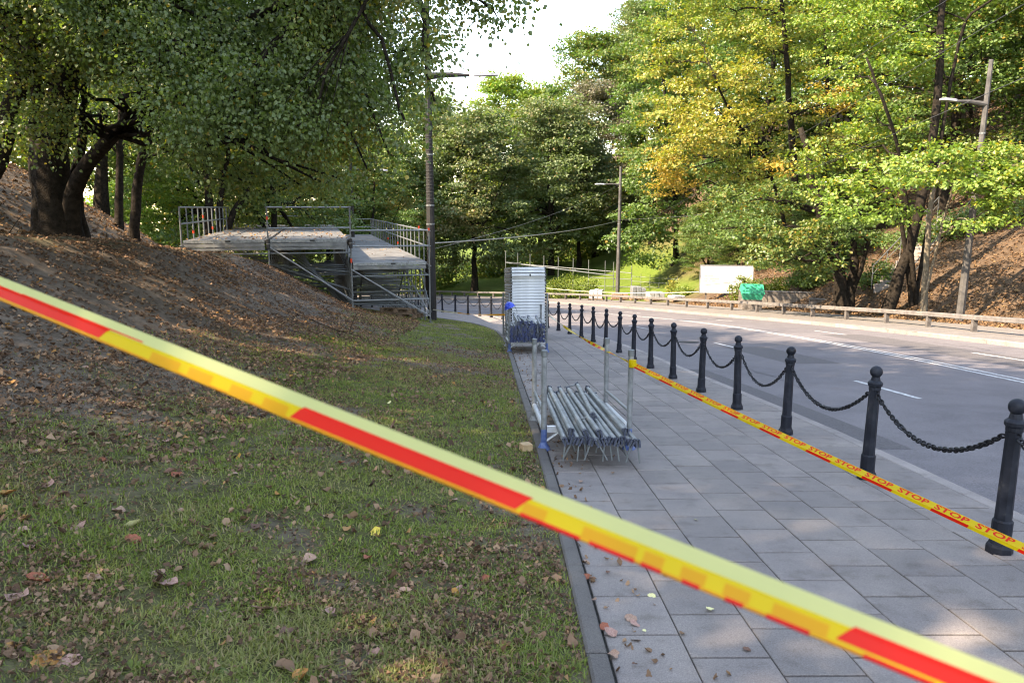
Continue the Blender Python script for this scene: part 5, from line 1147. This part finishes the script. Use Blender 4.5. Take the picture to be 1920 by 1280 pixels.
def curled(name, X, Y, Z, size, label, lo=0., hi=1., parent=None):
    A_ = Acc()
    for x, y, z in zip(X, Y, Z):
        V, F = LG[r.integers(9)]; sz_ = size*r.uniform(.5,1.35); th = r.uniform(0,6.28); tl = r.normal(0,.45,2); c, s_ = math.cos(th), math.sin(th)
        Q = V*sz_; Q = Q @ np.array([[c,s_,0],[-s_,c,0],[0,0,1]]); Q[:,2] += Q[:,0]*tl[0] + Q[:,1]*tl[1]; Q += np.array([x,y,z]); A_.add(Q, [F], np.tile(np.clip(r.beta(2,2)*(hi-lo)+lo,0,1), (len(V),3)))
    return tag(obj(name, A_.mesh(name, True), parent, M['litter']), label, kind='stuff')
n = 2600; Y = 2.2 + 7.2*r.random(n)**1.1; X = EDGE(Y) - .02 - r.random(n)*(.70*Y+.5); clump = fbm(X,Y,.55,54); keep = r.random(n) < .10 + .75*sstep(.38,.68,clump); X, Y = X[keep], Y[keep]
curled('leaf_litter', X, Y, terr_left(X,Y)+.010, .050, 'curled dry leaves scattered over the near lawn', 0, .96)
n = 30000; Y = r.uniform(20, 60, n); X = RAIL(Y) + 2.1 + r.random(n)**1.4*16; keep = in_view(X,Y,.74) & ~((Y > 52) & (X < 15)); X, Y = X[keep], Y[keep]
scatter('leaf_litter', X, Y, terr_right(X,Y)+.02, .13, 'litter_orange', r, None, .5, .1, 1, 'orange fallen leaves on the hillside across the road')
n = 330; Y = r.uniform(2.4, 18, n); X = EDGE(Y) + .1 + np.abs(r.normal(0,.20,n)); curled('leaf_litter', X, Y, plane(Y)+.004, .032, 'dry leaf scraps along the pavement edge', .1, .95)
# leaves lying on the stage deck
n = 420; ii = r.random(n)*2; jj = r.random(n)**1.3*8.8; Q = SO + np.outer(ii*BAY, SA) + np.outer(jj*BAY, SDp); scatter('deck_leaf_litter', Q[:,0]-sorg.x, Q[:,1]-sorg.y, np.full(n, ZU+.012-sorg.z), .10, 'litter', r, stage, .3, .3, 1)
n = 60; ii = 2.05+r.random(n)*.9; jj = r.random(n)*8; Q = SO + np.outer(ii*BAY, SA) + np.outer(jj*BAY, SDp); scatter('deck_leaf_litter', Q[:,0]-sorg.x, Q[:,1]-sorg.y, np.full(n, ZL+.012-sorg.z), .09, 'litter', r, stage, .3, .3, 1)
# grass blades on the lawn
def blades(name, X, Y, L, wd, r, label):
    n = len(X); Z = terr_left(X,Y) - .004; pos = np.stack([X,Y,Z],1); th = r.uniform(0,6.28,n); lean = np.abs(r.normal(1.2,.8,n)); up = unit(np.stack([np.cos(th)*lean, np.sin(th)*lean, np.ones(n)],1)); sd_ = unit(np.stack([-np.sin(th),np.cos(th),np.zeros(n)],1))
    L = (L*r.uniform(.5,1.4,n))[:,None]; mid = pos + up*L*.55; tip = pos + up*L*.9 + np.stack([np.cos(th),np.sin(th),-.3*np.ones(n)],1)*L*.25*lean[:,None]; w_ = (wd*r.uniform(.6,1.3,n))[:,None]
    V = np.stack([pos - sd_*w_, pos + sd_*w_, mid + sd_*w_*.8, mid - sd_*w_*.8, tip],1); b = np.arange(n)*5
    F4 = b[:,None] + np.array([0,1,2,3]); F3 = b[:,None] + np.array([3,2,4]); cl = fbm(X,Y,.6,61); c = np.repeat(np.clip(r.beta(2,2,n)*.6+cl*.4,0,1),5); au = np.repeat(np.clip((r.random(n) < .22)*.8 + sstep(.5,.7,fbm(X,Y,.9,66))*.35,0,1),5)
    return tag(obj(name, mesh_from(name, V.reshape(-1,3), [F4, F3], np.stack([c,au,c*0],1)), None, M['grassblade']), label, kind='stuff')
n = 205000; Y = 2.2 + 13*r.random(n)**1.75; X = EDGE(Y) - .005 - r.random(n)*np.minimum(.70*Y + .6, 5.2)
sm = soilmask(X, Y); g_ = fbm(X,Y,.25,70); keep = (r.random(n) < (1-sm)*(.35+.9*sstep(.35,.6,g_)) + .02); X, Y = X[keep], Y[keep]
blades('grass', X, Y, .022 + .034*fbm(X,Y,1.1,72)**1.5 + .0011*Y, .0021 + .00030*Y, r, 'short patchy grass and moss of the lawn')
n = 60000; Y = r.uniform(14, 33, n); X = EDGE(Y) - r.random(n)*5.0; sm = soilmask(X,Y); keep = r.random(n) < (1-sm)*.9; X, Y = X[keep], Y[keep]
blades('grass', X, Y, .055, .007, r, 'short sunlit grass beside the stage corner')
for k, (pp_, rr_, lb) in enumerate([([(330,462,24),(270,448,21.5),(190,425,20),(130,408,18.5)], .035, 'long dark fallen branch below the massive linden'), ([(250,455,20.5),(210,440,19),(160,435,18)], .02, 'short fallen branch beside the linden roots'), ([(60,450,15.5),(20,440,15),(-40,432,14.5)], .025, 'fallen branch at the left edge below the linden'), ([(560,640,17.5),(620,655,16.5),(690,660,15.8)], .012, 'thin stick lying at the foot of the bank')]):
    q_ = [P(*w_) for w_ in pp_]; path = stem_path([(v_.x, v_.y, tz(v_.x, v_.y) + rr_ + .02) for v_ in q_], 10, .05); a = Acc(); a.tube(path, np.linspace(rr_, rr_*.4, 10), 6)
    for j_ in (3, 5, 7): a.tube(bez(path[j_], path[j_] + rng.normal(0,.3,3) + np.array([0,0,.2]), .05, 4), np.linspace(rr_*.5, .004, 4), 4)
    tag(obj('fallen_branch', a.mesh('fallen_branch', True), None, M['bark']), lb, 'branch')
# crumpled fallen leaves lying near the camera, pieces of the ground
def leafshape(seed):
    q = np.random.default_rng(seed); n = 9; t = np.linspace(-1,1,n); w_ = .36*(1-t**2)**.6*(1+q.normal(0,.12,n)); w_[[0,-1]] = .01; a = Acc(); cu = q.uniform(.15,.75); tw = q.normal(0,.7); V = []
    for i in range(n):
        z0 = .16*t[i]**2*cu; 
        for s_ in (-1,-.5,0,.5,1): x = s_*w_[i]; V.append((x*math.cos(tw*t[i]), t[i]*.5, z0 + abs(s_)**1.5*.22*cu*w_[i]/.36 + x*math.sin(tw*t[i]) + q.normal(0,.022)))
    F = [(i*5+j, i*5+j+1, i*5+j+6, i*5+j+5) for i in range(n-1) for j in range(4)]; a.add(V, [np.array(F)]); return a.mesh('fallen_leaf', True)
LS = [leafshape(s_) for s_ in range(6)]
LM = [simple('leaf_tan', (.24,.135,.09), (.40,.25,.18), 12, .75), simple('leaf_pink_brown', (.26,.13,.10), (.42,.25,.20), 12, .75), simple('leaf_brown', (.09,.045,.03), (.18,.09,.06), 12, .75), simple('leaf_orange', (.32,.13,.03), (.48,.22,.06), 12, .7), simple('leaf_yellow', (.55,.38,.04), (.70,.55,.10), 12, .7), simple('leaf_cream', (.55,.50,.22), (.68,.64,.34), 12, .7), simple('leaf_rust', (.22,.055,.025), (.34,.10,.05), 12, .7)]
def gp(px, py):       # point of the lawn seen at a picture position
    d = np.array(ray(px,py)); o_ = np.array([0,0,CAM_H]); t = np.linspace(1.5,30,1500); q = o_ + t[:,None]*d; h = q[:,2] - terr(q[:,0],q[:,1]); k = int(np.argmax(h < 0)); return q[k]
spots = [(250,990,5,.13,5),(150,995,2,.11,1),(250,1015,3,.10,6),(310,1100,0,.13,1),(295,1080,1,.09,0),(490,1145,4,.10,0),(222,962,0,.09,0),(705,1002,4,.09,4),(205,778,1,.09,4),(30,1125,2,.13,1),(90,1240,3,.15,3),(130,1245,1,.10,1),(180,1090,2,.09,0),(70,1092,5,.12,6),(565,1275,0,.10,3),(960,1030,0,.07,0),(910,1090,4,.07,6),(860,1110,2,.07,1),(1015,915,1,.06,0),
  (320,888,0,.11,1),(330,893,2,.09,6),(190,865,3,.09,6),(50,870,1,.08,1),(90,915,0,.10,1),(120,930,2,.09,2),(10,930,5,.12,3),(580,1055,0,.10,0),(570,1060,3,.08,2),(480,990,2,.08,2),(610,970,1,.07,0),(520,930,0,.06,3),(690,1050,0,.07,6),(660,1100,1,.08,0),(700,1230,3,.08,1),(760,1110,4,.07,0),(830,1060,5,.06,0),(870,1150,1,.06,2),(620,1150,0,.06,1),(400,1010,2,.06,0),(440,890,3,.06,0),(1000,1050,1,.06,2),(240,820,2,.08,6),(265,790,1,.07,1),(100,660,3,.09,3),(160,690,1,.09,0),(230,760,2,.08,2),(310,830,0,.07,1),(380,870,1,.07,2),(850,940,0,.07,1),(760,850,1,.07,0),(640,870,2,.07,6),(560,800,1,.06,0),(670,665,0,.07,4),(730,756,1,.06,5),(935,855,0,.05,0),(905,905,2,.05,2),(540,1190,2,.08,2),(340,960,1,.07,0),(70,850,0,.08,0),(20,720,3,.10,3),(45,1000,2,.08,0),(55,1030,0,.08,1),(770,950,1,.06,2),(985,985,2,.05,2),(800,1010,3,.06,2),(420,1150,4,.06,1),(200,1150,1,.06,0)]
for px, py, sh, sz_, mt in spots:
    p = gp(px, py); obj('fallen_leaf', LS[sh], ground, LM[mt], (p[0],p[1],p[2]+.012), (random.gauss(0,.25),random.gauss(0,.25),random.uniform(0,6.28)), sz_*.95)
for px, py, sh, sz_, mt in [(1145,1190,0,.09,1),(1150,1232,2,.08,0),(1183,1162,1,.09,0),(1190,1172,3,.07,1),(1132,1178,4,.07,6),(1192,1203,1,.06,0),(1100,1085,0,.08,6),(1110,1088,2,.07,0),(1222,1120,3,.06,5),(1331,1145,4,.06,5),(1305,976,1,.04,5),(1112,1128,0,.05,0),(1400,1222,5,.05,2),(1140,1075,2,.04,2),(1100,1055,1,.05,0),(1090,905,0,.06,0),(1070,870,2,.06,0),(1060,850,1,.05,1),(1208,1185,3,.03,5),(1190,1248,2,.03,2)]:
    p = gp(px, py); obj('fallen_leaf', LS[sh], pave, LM[mt], (p[0],p[1],p[2]+.010), (random.gauss(0,.2),random.gauss(0,.2),random.uniform(0,6.28)), sz_*.8)
# weeds in the lawn
def weed(px, py, n_, L, wd, label, mat='bush', grp='weeds in the lawn'):
    p = gp(px, py); q = np.random.default_rng(int(px*3+py)); t = thing('weed', (p[0],p[1],p[2]-.003), label, 'weed', grp)
    for k in range(n_):
        a = Acc(); th = k*6.28/n_ + q.normal(0,.3); l_ = L*q.uniform(.7,1.2); el = q.uniform(.15,.7); d = np.array([math.cos(th)*math.cos(el), math.sin(th)*math.cos(el), math.sin(el)]); s_ = np.array([-math.sin(th), math.cos(th), 0])
        V = []
        for f, w_ in ((0,.12),(.3,.7),(.6,1),(.85,.7),(1,.05)):
            c = d*l_*f - np.array([0,0,1])*l_*.35*f**2.2; V += [c - s_*wd*w_ + np.array([0,0,.25*wd*w_]), c, c + s_*wd*w_ + np.array([0,0,.25*wd*w_])]
        F = [(i*3+j, i*3+j+1, i*3+j+4, i*3+j+3) for i in range(4) for j in range(2)]; col = np.tile([q.uniform(.2,.9), 0, 0], (15,1)); a.add(V, [np.array(F)], col); obj('leaf', a.mesh('leaf', True), t, M[mat])
for px, py, n_, L, wd, lb in [(180,1140,7,.06,.014,'small broad leaved weed left of the pink brown curled leaf'),(275,1160,8,.06,.012,'small weed below the pair of curled leaves'),(375,1170,7,.07,.011,'narrow leaved weed below the middle of the lawn'),(400,1150,8,.06,.010,'spiky little weed just above the narrow leaved one'),(215,1105,9,.08,.009,'low green rosette above the small weeds'),(520,1150,9,.06,.010,'weed rosette beside the round tan leaf'),(435,1265,6,.07,.020,'broad green weed at the bottom edge of the lawn'),(245,1255,10,.08,.011,'leafy weed near the bottom left orange leaf'),(480,1200,10,.12,.004,'tuft of pale arching grass at the bottom of the lawn'),(300,1020,10,.10,.006,'grassy tuft below the large cream leaf'),(230,1175,7,.05,.012,'tiny clover like weed left of centre bottom'),(20,1215,8,.10,.014,'weed at the lower left picture edge'),(310,940,8,.06,.010,'small weed above the large cream leaf'),(30,955,10,.09,.006,'grass tuft under the orange leaf at the left edge')]:
    weed(px, py, n_, L, wd, lb)
